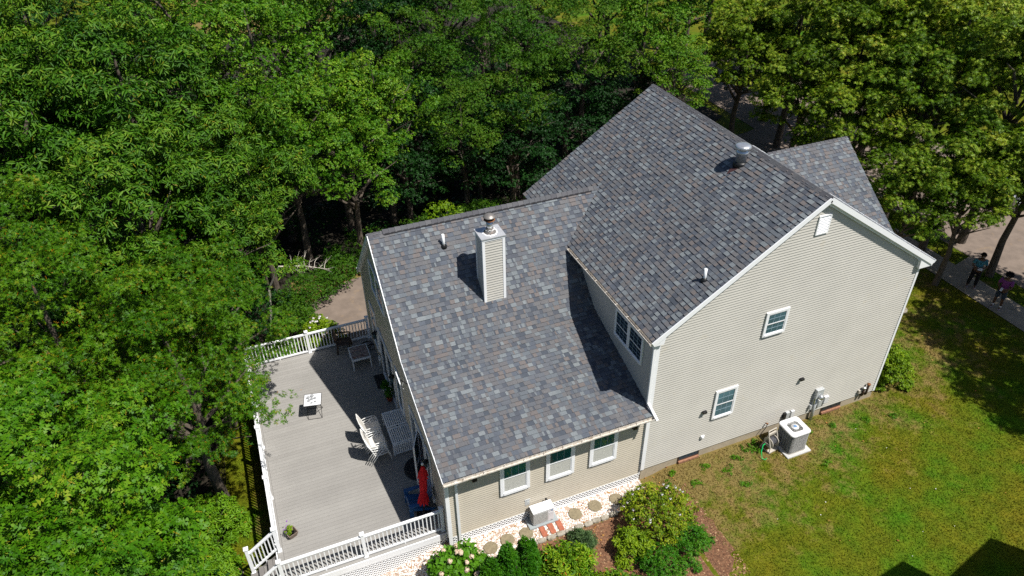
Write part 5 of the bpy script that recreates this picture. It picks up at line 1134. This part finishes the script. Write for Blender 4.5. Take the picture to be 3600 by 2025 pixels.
# lanterns, outlets and antenna on the deck wall
for i, (y, lab) in enumerate(((8.25, 'black wall lantern furthest from the viewer on the deck wall'), (5.68, 'black wall lantern between the two patio doors'), (1.62, 'black wall lantern nearest the viewer, above the red umbrella'))):
    t = thing('wall_lantern', lab, 'lantern', (xw, y, 1.85), group='black wall lanterns'); x = xw - .14
    mb = MB(); mb.lathe([(.075, 0), (.07, .02), (0, .025)], (xw, y, 1.95), 14, ax=(-1, 0, 0)); mb.build('back_plate', M_white, t)
    mb = MB(); mb.tube([(xw - .02, y, 1.98), (xw - .1, y, 2.06), (x, y, 2.04)], .012, 6); mb.lathe([(0, 2.06), (.04, 2.03), (.10, 1.97), (.095, 1.95), (.06, 1.95)], (x, y, 0), 12); mb.lathe([(.05, 1.72), (.055, 1.74), (0, 1.745)], (x, y, 0), 12)
    for k in range(6): a = k * math.pi / 3; mb.tube([(x + .075 * math.cos(a), y + .075 * math.sin(a), 1.95), (x + .05 * math.cos(a), y + .05 * math.sin(a), 1.73)], .006, 4)
    mb.build('lamp_cage', M_black, t); mb = MB(); mb.lathe([(.045, 1.75), (.068, 1.94)], (x, y, 0), 10); mb.build('lamp_glass', M_glass, t)
for y, z, lab in ((8.5, .5, 'white outlet box with hanging cord on the shaded wall by the side table'), (1.4, .42, 'white outlet box with cord behind the blue chair')):
    t = thing('wall_outlet', lab, 'outlet', (xw, y, z)); mb = MB(); mb.box(xw - .09, xw - .01, y - .08, y + .08, z - .06, z + .08); mb.build('cover', M_pvc, t, bevel=.008)
    mb = MB(); mb.tube([(xw - .06, y, z + .08), (xw - .06, y + .02, z + .5), (xw - .05, y - .03, z + .9)] if y < 3 else [(xw - .05, y - .02, z - .06), (xw - .12, y - .08, z - .3), (xw - .1, y - .22, z - .2), (xw - .06, y - .05, z - .05)], .008, 5); mb.build('cord', M_pvc, t)
an = thing('antenna', 'flat white antenna on a black arm at the edge of the wing roof', 'antenna', (-6.6, 3.1, 4.0))
mb = MB(); mb.tube([(-6.59, 2.9, 4.0), (-6.72, 3.05, 4.05), (-6.86, 2.95, 4.3)], .018, 6); mb.build('arm', M_black, an)
mb = MB(); mb.bar((-6.88, 2.6, 4.36), (-6.88, 3.08, 4.44), .03, .07); mb.build('panel', M_white, an, bevel=.008)
mb = MB(); mb.tube([(-6.86, 2.8, 4.2), (-6.86, 2.9, 4.38), (-6.84, 3.05, 4.2)], .012, 6); mb.lathe([(.04, 0), (.04, .04), (0, .04)], (-6.84, 2.95, 4.24), 8); mb.build('bracket', M_galv, an)
mb = MB(); mb.tube([(-6.62, 2.75, 3.95), (-6.68, 2.7, 3.5), (-6.62, 2.62, 3.0), (-6.60, 2.6, 2.4)], .008, 5); mb.tube([(-6.6, 3.2, 4.1), (-6.75, 3.1, 3.8), (-6.65, 2.8, 3.6)], .008, 5); mb.build('cable', M_meter, an)

# ------------------------------------------------------------------ furniture by the wall
bt = thing('patio_table', 'white slatted drop-leaf patio table against the house wall behind the stacked chairs', 'table', (-6.83, 4.62, Z0), local=True)
mb = MB(); hw, hl, H = .365, .78, .56
for y0, y1 in ((-hl, -.02), (.02, hl)):
    mb.box(-hw, -hw + .055, y0, y1, H - .03, H); mb.box(hw - .055, hw, y0, y1, H - .03, H); mb.box(-hw + .055, hw - .055, y0, y0 + .055, H - .03, H); mb.box(-hw + .055, hw - .055, y1 - .055, y1, H - .03, H)
    k = 0
    while -hw + .075 + k * .068 < hw - .08: x = -hw + .075 + k * .068; mb.box(x, x + .044, y0 + .055, y1 - .055, H - .022, H - .004); k += 1
mb.box(-.05, .05, -.05, .05, H - .02, H + .001); mb.build('slatted_top', M_trim, bt)
mb = MB(); mb.lathe([(.03, H + .003), (0, H + .003)], (0, 0, 0), 12); mb.build('umbrella_hole', M_black, bt)
mb = MB(); y = -hl - .02; mb.box(-hw, hw, y - .02, y, H - .05, H - .005); mb.box(-hw, hw, y - .02, y, .1, .15)
k = 0
while -hw + k * .068 < hw - .03: x = -hw + k * .068; mb.box(x, x + .044, y - .016, y - .002, .15, H - .05); k += 1
mb.box(-hw, -hw + .05, y - .022, y, .15, H - .05); mb.box(hw - .05, hw, y - .022, y, .15, H - .05); mb.build('drop_leaf', M_trim, bt)
for x in (-hw + .03, hw - .03):
    for y in (-hl + .03, hl - .03): mb = MB(); mb.box(x - .03, x + .03, y - .03, y + .03, 0, H - .03); mb.build('leg', M_trim, bt)
def sling_chair(name, label, x, y, z, rz, group):
    t = thing(name, label, 'chair', (x, y, Z0 + z), rz, group, local=True)     # faces local -Y
    mb = MB(); mb.add([(-.23, -.24, .42), (.23, -.24, .42), (.23, .0, .385), (-.23, .0, .385), (.23, .2, .40), (-.23, .2, .40)], [(0, 1, 2, 3), (3, 2, 4, 5)]); mb.build('seat', M_sling, t)
    mb = MB(); mb.add([(-.23, .2, .40), (.23, .2, .40), (.23, .30, .72), (-.23, .30, .72), (.22, .40, .96), (-.22, .40, .96), (0, .42, 1.0)], [(0, 1, 2, 3), (3, 2, 4, 5), (5, 4, 6)]); mb.build('backrest', M_sling, t)
    for sx in (-1, 1):
        X = sx * .25
        mb = MB(); mb.tube([(X, -.26, .41), (X, .0, .38), (X, .2, .39), (X, .31, .72), (X * .95, .41, .97)], .017, 7); mb.build('side_frame', M_wchair, t, True)
        mb = MB(); mb.tube([(X * 1.15, -.34, .01), (X * 1.15, -.27, .40), (X * 1.15, -.20, .60), (X * 1.15, -.12, .645), (X * 1.12, .12, .64), (X * 1.02, .27, .62)], .017, 7); mb.build('armrest', M_wchair, t, True)
        mb = MB(); mb.tube([(X * 1.15, .38, .01), (X * 1.1, .1, .39), (X * 1.1, -.1, .6)], .017, 7); mb.build('leg', M_wchair, t, True)
    mb = MB(); mb.tube([(-.25, -.26, .41), (.25, -.26, .41)], .015, 6); mb.tube([(-.25, .2, .38), (.25, .2, .38)], .015, 6); mb.tube([(-.24, .41, .97), (0, .43, 1.01), (.24, .41, .97)], .015, 6); mb.build('cross_bars', M_wchair, t)
    return t
c0 = sling_chair('stacked_chair', 'bottom white sling chair of the stack nearer the viewer', -7.62, 3.98, 0, math.radians(90), 'white stacked chairs beside the table')
def copy_tree(o, parent=None):
    c = o.copy(); COL.objects.link(c)
    if parent: c.parent = parent
    for ch in o.children: copy_tree(ch, c)
    return c
lb = [('bottom', 0), ('second', 1), ('third', 2), ('top', 3)]
for st_i, (y0, nn, wh) in enumerate(((3.98, 4, 'nearer the viewer'), (4.82, 3, 'farther from the viewer'))):
    for k in range(nn):
        if st_i == 0 and k == 0: continue
        c = copy_tree(c0); c.location = (-7.62 - .0 * k - k * .022, y0 + k * .012, Z0 + k * .095)
        c['label'] = '%s white sling chair of the stack %s' % (['bottom', 'second', 'third', 'top'][k] if nn == 4 else ['bottom', 'middle', 'top'][k], wh)
# red closed umbrella
ft, tp = Vector((-6.93, 1.22, Z0)), Vector((-6.80, 1.16, 2.42)); 
um = thing('umbrella', 'closed red patio umbrella with a white finial leaning near the house wall', 'umbrella', tuple(ft))
mb = MB(); mb.tube([ft, tp], .02, 8); mb.build('pole', M_brown, um)
mb = MB(); mb.lathe([(.22, 0), (.22, .04), (.06, .09), (.04, .12)], tuple(ft), 20); mb.build('base', M_black, um)
def pleat(mb, prof, n=36, fold=9, amp=.28, ph=0):
    ax = (tp - ft).normalized(); a = ax.cross(Vector((0, 1, 0))).normalized(); b = ax.cross(a); L = (tp - ft).length; vs = []
    for i, (r, t) in enumerate(prof):
        for k in range(n): th = 2 * math.pi * k / n; rr = r * (1 + amp * math.cos(fold * th + ph) + .1 * math.sin(4 * th + i)); vs.append(ft + ax * (t * L) + (a * math.cos(th) + b * math.sin(th)) * rr + (Vector((0, 0, -.03 * math.cos(fold * th + ph))) if i == 0 else Vector()))
    mb.add(vs, [(i * n + k, i * n + (k + 1) % n, (i + 1) * n + (k + 1) % n, (i + 1) * n + k) for i in range(len(prof) - 1) for k in range(n)])
mb = MB(); pleat(mb, [(.155, .26), (.12, .36), (.075, .43), (.085, .5), (.095, .62), (.09, .74), (.07, .84)]); mb.build('canopy', M_red, um, True)
mb = MB(); pleat(mb, [(.145, .76), (.11, .84), (.06, .92), (.03, .97)], fold=8, amp=.22); mb.build('top_vent', M_red, um, True)
mb = MB(); mb.lathe([(.0, 0), (.035, .01), (.04, .04), (.03, .075), (0, .085)], tuple(tp - Vector((0, 0, .03))), 12); mb.build('finial', M_pvc, um, True)
mb = MB(); mb.tube([ft.lerp(tp, .43) + Vector((.085 * math.cos(t), .085 * math.sin(t), 0)) for t in np.linspace(0, 6.283, 20)], .012, 5); mb.build('tie_strap', M_red, um)
# blue adirondack chair facing west
ad = thing('adirondack_chair', 'blue plastic adirondack chair with fanned back behind the red umbrella', 'chair', (-7.0, 1.55, Z0), math.radians(-90), local=True)  # faces local -Y
for i in range(5): mb = MB(); x = -.22 + i * .11; mb.add([(x - .047, -.30, .36), (x + .047, -.30, .36), (x + .04, .18, .25), (x - .04, .18, .25), (x - .047, -.30, .335), (x + .047, -.30, .335), (x + .04, .18, .225), (x - .04, .18, .225), (x - .047, -.33, .30), (x + .047, -.33, .30)], [(0, 1, 2, 3), (7, 6, 5, 4), (3, 2, 6, 7), (0, 3, 7, 4), (2, 1, 5, 6), (0, 8, 9, 1)]); mb.build('seat_slat', M_blue, ad)
for i in range(7):
    a = (i - 3) * .13; mb = MB(); h = .72 - .05 * abs(i - 3) ** 1.5 * .5; p0 = Vector((math.sin(a) * .15 + (i - 3) * .045, .15, .24)); p1 = Vector((math.sin(a) * .6 + (i - 3) * .03, .15 + h * .42, .24 + h * math.cos(a))); mb.bar(p0, p1, .082, .02, (0, -1, .4)); mb.build('back_slat', M_blue, ad, bevel=.006)
mb = MB(); mb.bar((-.3, .27, .48), (.3, .27, .48), .05, .03); mb.bar((-.26, .14, .24), (.26, .14, .24), .05, .05); mb.build('back_brace', M_blue, ad)
for sx in (-1, 1):
    mb = MB(); mb.add([(sx * .26, -.36, .53), (sx * .40, -.34, .53), (sx * .38, .1, .53), (sx * .33, .32, .53), (sx * .28, .30, .53), (sx * .26, -.36, .50), (sx * .40, -.34, .50), (sx * .38, .1, .50), (sx * .33, .32, .50), (sx * .28, .30, .50)],
        [(0, 1, 2, 3, 4), (9, 8, 7, 6, 5), (0, 5, 6, 1), (1, 6, 7, 2), (2, 7, 8, 3), (3, 8, 9, 4), (4, 9, 5, 0)]); mb.build('armrest', M_blue, ad)
    mb = MB(); mb.bar((sx * .31, -.28, .50), (sx * .31, -.30, 0), .12, .035, (1, 0, 0)); mb.build('front_leg', M_blue, ad); mb = MB(); mb.bar((sx * .28, -.34, .34), (sx * .28, .45, .0), .035, .12); mb.build('rear_leg', M_blue, ad)
# pots and planter
for x, y, lab in ((-6.70, 6.93, 'flower pot with orange blooms, the farther one beside the patio door'), (-6.67, 6.50, 'terracotta pot with orange blooms, the nearer one beside the patio door')):
    t = thing('flower_pot', lab, 'flower pot', (x, y, Z0)); mb = MB(); mb.lathe([(.085, 0), (.115, .17), (.125, .17), (.125, .2), (.10, .2), (.095, .17), (0, .17)], (x, y, Z0), 16); mb.build('pot', M_terra if y < 6.7 else M_tray, t, True)
    V, F, A = foliage('ovate', [(0, 0, .30, .15, .14), (.04, .05, .42, .12, .12), (-.05, -.03, .40, .12, .1)], 26, 6, .06, .035, seed=int(y * 10)); link('plant', mesh_np('plant', V, F, A, LMB['azalea']), t); blossoms(t, surf(.15, .5, 7, 3), .022, pm('orange_petal', (.7, .22, .01), .7), 7, 'bloom')
pl = thing('planter', 'square weathered planter with purple flowers near the deck stairs', 'planter', (-10.83, 1.98, Z0), math.radians(22), local=True)
mb = MB(); b, t_ = .10, .155; vs = [(-b, -b, 0), (b, -b, 0), (b, b, 0), (-b, b, 0), (-t_, -t_, .2), (t_, -t_, .2), (t_, t_, .2), (-t_, t_, .2), (-t_ + .02, -t_ + .02, .2), (t_ - .02, -t_ + .02, .2), (t_ - .02, t_ - .02, .2), (-t_ + .02, t_ - .02, .2), (-b, -b, .08), (b, -b, .08), (b, b, .08), (-b, b, .08)]
mb.add(vs, [(3, 2, 1, 0), (0, 1, 5, 4), (1, 2, 6, 5), (2, 3, 7, 6), (3, 0, 4, 7), (4, 5, 9, 8), (5, 6, 10, 9), (6, 7, 11, 10), (7, 4, 8, 11), (8, 9, 13, 12), (9, 10, 14, 13), (10, 11, 15, 14), (11, 8, 12, 15)]); mb.build('pot', M_plant, pl)
mb = MB(); mb.box(-b, b, -b, b, .075, .09); mb.build('soil', M_soil, pl)
for x, y in ((-.06, -.02), (.03, -.04)): mb = MB(); mb.lathe([(.035, .09), (.05, .2), (.042, .2), (.03, .12)], (x, y, 0), 10); mb.build('inner_pot', M_black, pl)
V, F, A = foliage('ovate', [(-.06, .05, .22, .11, .08), (.0, .08, .28, .09, .08)], 22, 6, .05, .035, seed=8); link('plant', mesh_np('plant', V, F, A, LMB['gold']), pl)
blossoms(pl, [(-.12, .08, .33), (-.03, .14, .38), (-.15, .0, .28), (.02, .2, .46), (.03, .16, .54), (-.08, .12, .36), (-.17, .09, .36)], .026, M_purp, 9, 'bloom')
# string lights on the far rail and a few dry leaves on the boards
mb = MB(); mb.tube([(-6.62, 10.28, 1.08), (-6.9, 10.22, .75), (-7.35, 10.2, .3)], .004, 4); mb.tube([(-7.0, 10.28, 1.05), (-7.3, 10.2, .7), (-7.6, 10.2, .4)], .004, 4); single('light_string', 'thin dark wires drooping from the far railing near the house', 'wires', mb, M_black, (-7, 10.25, .8))
for i, (x, y, lab) in enumerate(((-9.6, 8.3, 'small dry leaf on the deck beyond the tray table'), (-10.2, 7.4, 'small dry leaf on the deck left of the tray table'), (-9.4, 1.15, 'small dry leaf near the front railing'), (-7.6, 6.3, 'small dry leaf in the shade by the flower pots'))):
    mb = MB(); mb.add([(x - .03, y, Z0 + .004), (x, y - .015, Z0 + .008), (x + .035, y + .005, Z0 + .004), (x, y + .018, Z0 + .012)], [(0, 1, 2, 3)]); single('dry_leaf', lab, 'leaf', mb, M_fall, (x, y, Z0))

# ------------------------------------------------------------------ lawn sign and parked car under the maples
sg = thing('yard_sign', 'green yard sign reading ROOF half hidden under the maples by the road', 'sign', (22.4, 11.2, 0), math.radians(-38), local=True)
mb = MB(); mb.box(-.42, .42, -.01, .01, 2.6, 3.1); mb.build('board', M_signg, sg); mb = MB(); mb.tube([(-.36, .0, 0), (-.36, .0, 2.7)], .02, 6); mb.tube([(.36, 0, 0), (.36, 0, 2.7)], .02, 6); mb.build('stakes', M_meter, sg)
def letter(mb, segs, x, z, w, h):
    for a, b in segs: mb.bar((x + a[0] * w, -.014, z + a[1] * h), (x + b[0] * w, -.014, z + b[1] * h), .045, .006, (0, 1, 0))
Rr = [((0, 0), (0, 1)), ((0, 1), (.8, 1)), ((.8, 1), (.8, .5)), ((.8, .5), (0, .5)), ((.3, .5), (.85, 0))]; Oo = [((0, 0), (0, 1)), ((0, 1), (.85, 1)), ((.85, 1), (.85, 0)), ((.85, 0), (0, 0))]; Ff = [((0, 0), (0, 1)), ((0, 1), (.85, 1)), ((0, .52), (.7, .52))]
for i, sgm in enumerate((Rr, Oo, Oo, Ff)): mb = MB(); letter(mb, sgm, -.36 + i * .19, 2.73, .14, .26); mb.build('letter', M_signw, sg)
car = thing('parked_car', 'silver parked car almost hidden under the maples on the road', 'car', (26.4, 9.6, gz(26, 9)), math.radians(4), local=True)
M_car = pm('silver_paint', (.55, .56, .58), .25, .03, 2, metal=.4)
prof = [(-2.2, .35), (-2.25, .7), (-2.1, .95), (-1.2, 1.02), (-.7, 1.42), (.7, 1.46), (1.5, 1.08), (2.15, .98), (2.25, .6), (2.2, .35)]
mb = MB(); n = len(prof); vs = []
for x, k in ((-.86, .97), (-.90, 1), (.90, 1), (.86, .97)):
    for (yy, zz) in prof: vs.append((x * (1 - .16 * max(0, zz - .95) / .5), yy * k, zz))
mb.add(vs, [(i * n + j, i * n + (j + 1) % n, (i + 1) * n + (j + 1) % n, (i + 1) * n + j) for i in range(3) for j in range(n)] + [tuple(range(n - 1, -1, -1)), tuple(3 * n + j for j in range(n))]); mb.build('body', M_car, car, bevel=.03)
mb = MB()
for sx in (-1, 1): mb.add([(sx * .885, -1.05, 1.03), (sx * .885, 1.35, 1.06), (sx * .80, .65, 1.40), (sx * .80, -.62, 1.37)], [(0, 1, 2, 3)])
mb.add([(-.7, -.72, 1.425), (.7, -.72, 1.425), (.78, -1.22, 1.045), (-.78, -1.22, 1.045)], [(0, 1, 2, 3)]); mb.add([(-.7, .76, 1.46), (.7, .76, 1.46), (.78, 1.5, 1.11), (-.78, 1.5, 1.11)], [(0, 1, 2, 3)]); mb.build('windows', M_glassd, car)
for sx in (-.82, .82):
    for yy in (-1.35, 1.4): mb = MB(); mb.lathe([(.32, -.1), (.33, 0), (.32, .1), (.2, .105), (0, .1)], (sx, yy, .33), 18, ax=(1 if sx > 0 else -1, 0, 0)); mb.build('wheel', M_black, car)
for sx in (-.65, .65): mb = MB(); mb.box(sx - .16, sx + .16, -2.27, -2.2, .68, .8); mb.build('headlight', M_signw, car)

# ------------------------------------------------------------------ the two people
def skin_mesh(name, nodes_, edges, mat, parent, root=0, sub=2):
    m = bpy.data.meshes.new(name); m.from_pydata([n[0] for n in nodes_], edges, []); m.materials.append(mat)
    o = bpy.data.objects.new(name, m); COL.objects.link(o)
    if parent: o.parent = parent
    s = o.modifiers.new('skin', 'SKIN'); s.use_smooth_shade = True
    for i, nd in enumerate(nodes_): r = nd[1]; m.skin_vertices[0].data[i].radius = r if isinstance(r, tuple) else (r, r); m.skin_vertices[0].data[i].use_root = (i == root)
    b = o.modifiers.new('sub', 'SUBSURF'); b.levels = b.render_levels = sub; return o
def person(label, x, y, rz, mats, arms, shorts=False, curly=False, tilt=.06, twist=0):
    """faces local -Y"""
    t = thing('person', label, 'person', (x, y, gz(x, y) + .03), rz, local=True); shirt, pants, shoe, sock = mats
    nd = [((0, 0, .95), (.15, .11)), ((0, 0, 1.12), (.13, .10)), ((0, 0, 1.30), (.16, .11)), ((0, 0, 1.42), (.12, .085)), ((0, -.01, 1.50), .052), ((0, -.03 - tilt * .3, 1.57), (.070, .085)), ((0, -.04 - tilt, 1.66), (.078, .097)), ((0, -.03 - tilt * .9, 1.73), (.055, .07))]
    ed = [(i, i + 1) for i in range(7)]
    nd.append(((0, -.135 - tilt, 1.63), .013)); ed.append((6, 8))          # nose
    for sx in (-1, 1):
        b = len(nd); nd.append(((sx * .085, -.03 - tilt, 1.64), (.01, .02))); ed.append((6, b))   # ear
        b = len(nd); L = [((sx * .10, 0, .86), .10), ((sx * .125, -.02, .50), .06), ((sx * .14, .02, .28), .058), ((sx * .145, .03, .09), .042), ((sx * .155, -.12, .045), (.04, .03))]
        nd += L; ed += [(0, b)] + [(b + i, b + i + 1) for i in range(4)]
        A = arms[0 if sx < 0 else 1]; b = len(nd); nd += [((sx * .19, 0, 1.41), .062), (A[0], .044), (A[1], .028), (A[2], (.036, .018))]; ed += [(3, b), (b, b + 1), (b + 1, b + 2), (b + 2, b + 3)]
        h = Vector(A[2]); w_ = Vector(A[1]); d = (h - w_).normalized(); sd = d.cross(Vector((0, 0, 1)))
        sd = sd.normalized() if sd.length > .1 else Vector((1, 0, 0))
        for k in range(5):
            q = len(nd); th = k == 4; off = (k - 1.5) * .019 if not th else -.035; ln = (.07, .082, .078, .062, .05)[k]; base = h + sd * off + d * (.03 if not th else -.01)
            nd += [(tuple(base), .0095), (tuple(base + d * ln * .55 + Vector((0, 0, -.012 * k * .3)) - (sd * .015 if th else Vector())), .0085), (tuple(base + d * ln + Vector((0, 0, -.025))), .007)]; ed += [(b + 3, q), (q, q + 1), (q + 1, q + 2)]
    skin_mesh('body', nd, ed, M_skin, t)
    sn = [((0, 0, .90), (.175, .13)), ((0, 0, 1.12), (.155, .12)), ((0, 0, 1.30), (.185, .13)), ((0, 0, 1.43), (.14, .095))]; se = [(0, 1), (1, 2), (2, 3)]
    for sx in (-1, 1):
        A = arms[0 if sx < 0 else 1]; b = len(sn); e = Vector(A[0]); s0 = Vector((sx * .19, 0, 1.41)); sn += [(tuple(s0), .078), (tuple(s0.lerp(e, .75)), .068)]; se += [(3, b), (b, b + 1)]
    skin_mesh('shirt', sn, se, shirt, t)
    pn = [((0, 0, .95), (.165, .125))]; pe = []
    for sx in (-1, 1):
        b = len(pn); seq = [((sx * .10, 0, .84), .115), ((sx * .125, -.02, .50), .085)] + ([] if shorts else [((sx * .14, .02, .26), .075), ((sx * .145, .03, .12), .065)]); pn += seq; pe += [(0, b)] + [(b + i, b + i + 1) for i in range(len(seq) - 1)]
    skin_mesh('shorts' if shorts else 'trousers', pn, pe, pants, t)
    for sx in (-1, 1):
        skin_mesh('shoe', [((sx * .145, .06, .05), (.045, .045)), ((sx * .15, -.06, .045), (.05, .04)), ((sx * .16, -.16, .035), (.042, .03))], [(0, 1), (1, 2)], shoe, t)
        if sock: skin_mesh('sock', [((sx * .145, .03, .08), .05), ((sx * .143, .025, .20), .052)], [(0, 1)], sock, t)
    V, F, A_ = foliage('ovate', [(0, .0 - tilt * .6, 1.70, .10 if not curly else .135, .10 if not curly else .13)], 420 if curly else 260, 5, .05 if curly else .035, .03, (60, 110), 3)
    link('hair', mesh_np('hair', V, F, A_, M_hair), t)
    mb = MB()
    for sx in (-1, 1): mb.lathe([(.012, 0), (0, .006)], (sx * .032, -.128 - tilt, 1.665), 8, ax=(0, -1, 0))
    mb.build('eyes', M_signw, t)
    return t
M_tie = pm('tie_dye_shirt', (.03, .15, .22), .8, .8, 9, dirt=((.12, .38, .45), 11, .5)); M_purple = pm('purple_shirt', (.20, .045, .20), .85, .15, 8)
M_blk = pm('black_trousers', (.008, .008, .01), .9); M_shorts = pm('dark_shorts', (.035, .05, .07), .9); M_shoe = pm('shoe_grey', (.30, .25, .30), .6, .5, 12); M_sock = pm('white_sock', (.75, .75, .78), .8)
pa = person('person in blue tie-dye shirt and black trousers, arms folded, looking down on the sidewalk', 18.66, 3.66, math.radians(-48), (M_tie, M_blk, M_shoe, None), (((-.27, -.10, 1.16), (-.03, -.27, 1.10), (.06, -.29, 1.10)), ((.27, -.10, 1.16), (.05, -.25, 1.15), (-.05, -.29, 1.15))))
pb = person('person with curly hair in a purple shirt, dark shorts and white socks holding a phone', 18.36, 2.15, math.radians(-70), (M_purple, M_shorts, M_shoe, M_sock), (((-.25, -.08, 1.14), (-.07, -.32, 1.13), (-.03, -.38, 1.15)), ((.25, -.08, 1.14), (.07, -.32, 1.13), (.03, -.38, 1.15))), shorts=True, curly=True, tilt=.08)
def held(name, label, cat, x, y, z, rz, sz):
    mb = MB(); mb.box(-sz[0], sz[0], -sz[1], sz[1], -.006, .006); o = mb.build(name, M_sock, None); o.location = (x, y, z); o.rotation_euler = (math.radians(35), 0, rz); return tag(o, label, cat)
def wp(t, v):
    c, s_ = math.cos(t.rotation_euler.z), math.sin(t.rotation_euler.z); return (t.location.x + c * v[0] - s_ * v[1], t.location.y + s_ * v[0] + c * v[1], t.location.z + v[2])
held('phone', 'white phone in the hands of the person in purple', 'phone', *wp(pb, (0, -.45, 1.17)), pb.rotation_euler.z, (.04, .08))
held('paper', 'pale paper held against the blue tie-dye shirt', 'paper', *wp(pa, (.02, -.33, 1.14)), pa.rotation_euler.z, (.09, .06))

# ------------------------------------------------------------------ neighbour's house beyond the lower right corner (its shadow falls on the lawn)
nb = thing('house', 'neighbouring house outside the lower right corner casting the gable shadows on the lawn', 'house', (12, -12, 0))
k1, k2 = SUN.x / SUN.z, SUN.y / SUN.z
def up_(p, h): return Vector((p[0] + k1 * h, p[1] + k2 * h, h))
a = up_((8.44, -5.98), 6.2); b = up_((6.31, -6.45), 6.2); dx_ = (b - a).normalized(); e = a + dx_ * 5.2; c = a + Vector((3.3, -1.0, 0)); dn_ = Vector((dx_.y, -dx_.x, 0)) * -1
if dn_.y > 0: dn_ = -dn_
def block(p, q, depth, z1, name, ridge=0):
    mb = MB(); p = Vector((p.x, p.y, 0)); q = Vector((q.x, q.y, 0)); d = dn_ * depth
    z = Vector((0, 0, z1)); mb.add([p, q, q + d, p + d, p + z, q + z, q + d + z, p + d + z], [(0, 1, 5, 4), (1, 2, 6, 5), (2, 3, 7, 6), (3, 0, 4, 7), (4, 5, 6, 7)]); return mb.build(name, M_siding, nb)
block(a, a + dx_ * 3.0, 9, 6.2 - .02, 'wall')
mb = MB(); R0 = a + dn_ * 4.5 + dx_ * .8; R1 = a + dx_ * 2.2 + dn_ * 4.5; A0, A1 = a, a + dx_ * 3.05; B0, B1 = A0 + dn_ * 9.2, A1 + dn_ * 9.2; zr = Vector((0, 0, .9))
mb.add([A0, A1, R1 + zr, R0 + zr, B0, B1], [(0, 1, 2, 3), (3, 2, 5, 4), (0, 3, 4), (1, 5, 2)]); mb.build('roof', M_ridge, nb)
apx = up_((5.44, -5.58), 7.0); ll = Vector((-1, .02, 0)).normalized(); lf = apx + ll * 4.2 + Vector((0, 0, -1.25)); rtp = apx + Vector((.25, -1.2, -2.8)); bk = dn_ * 7
mb = MB(); mb.add([apx, lf, lf + bk, apx + bk, rtp, rtp + bk], [(0, 1, 2, 3), (0, 3, 5, 4)]); mb.build('roof', M_ridge, nb)
mb = MB(); g0 = Vector((lf.x + .3, lf.y, 0)); g1 = Vector((rtp.x, rtp.y, 0)); o_ = dn_ * .1; mb.add([g0 + o_, g1 + o_, rtp + o_, apx + o_ - Vector((0, 0, .05)), lf + o_ + Vector((.3, 0, -.05))], [(0, 1, 2, 3, 4)]); mb.build('gable_wall', M_siding, nb)
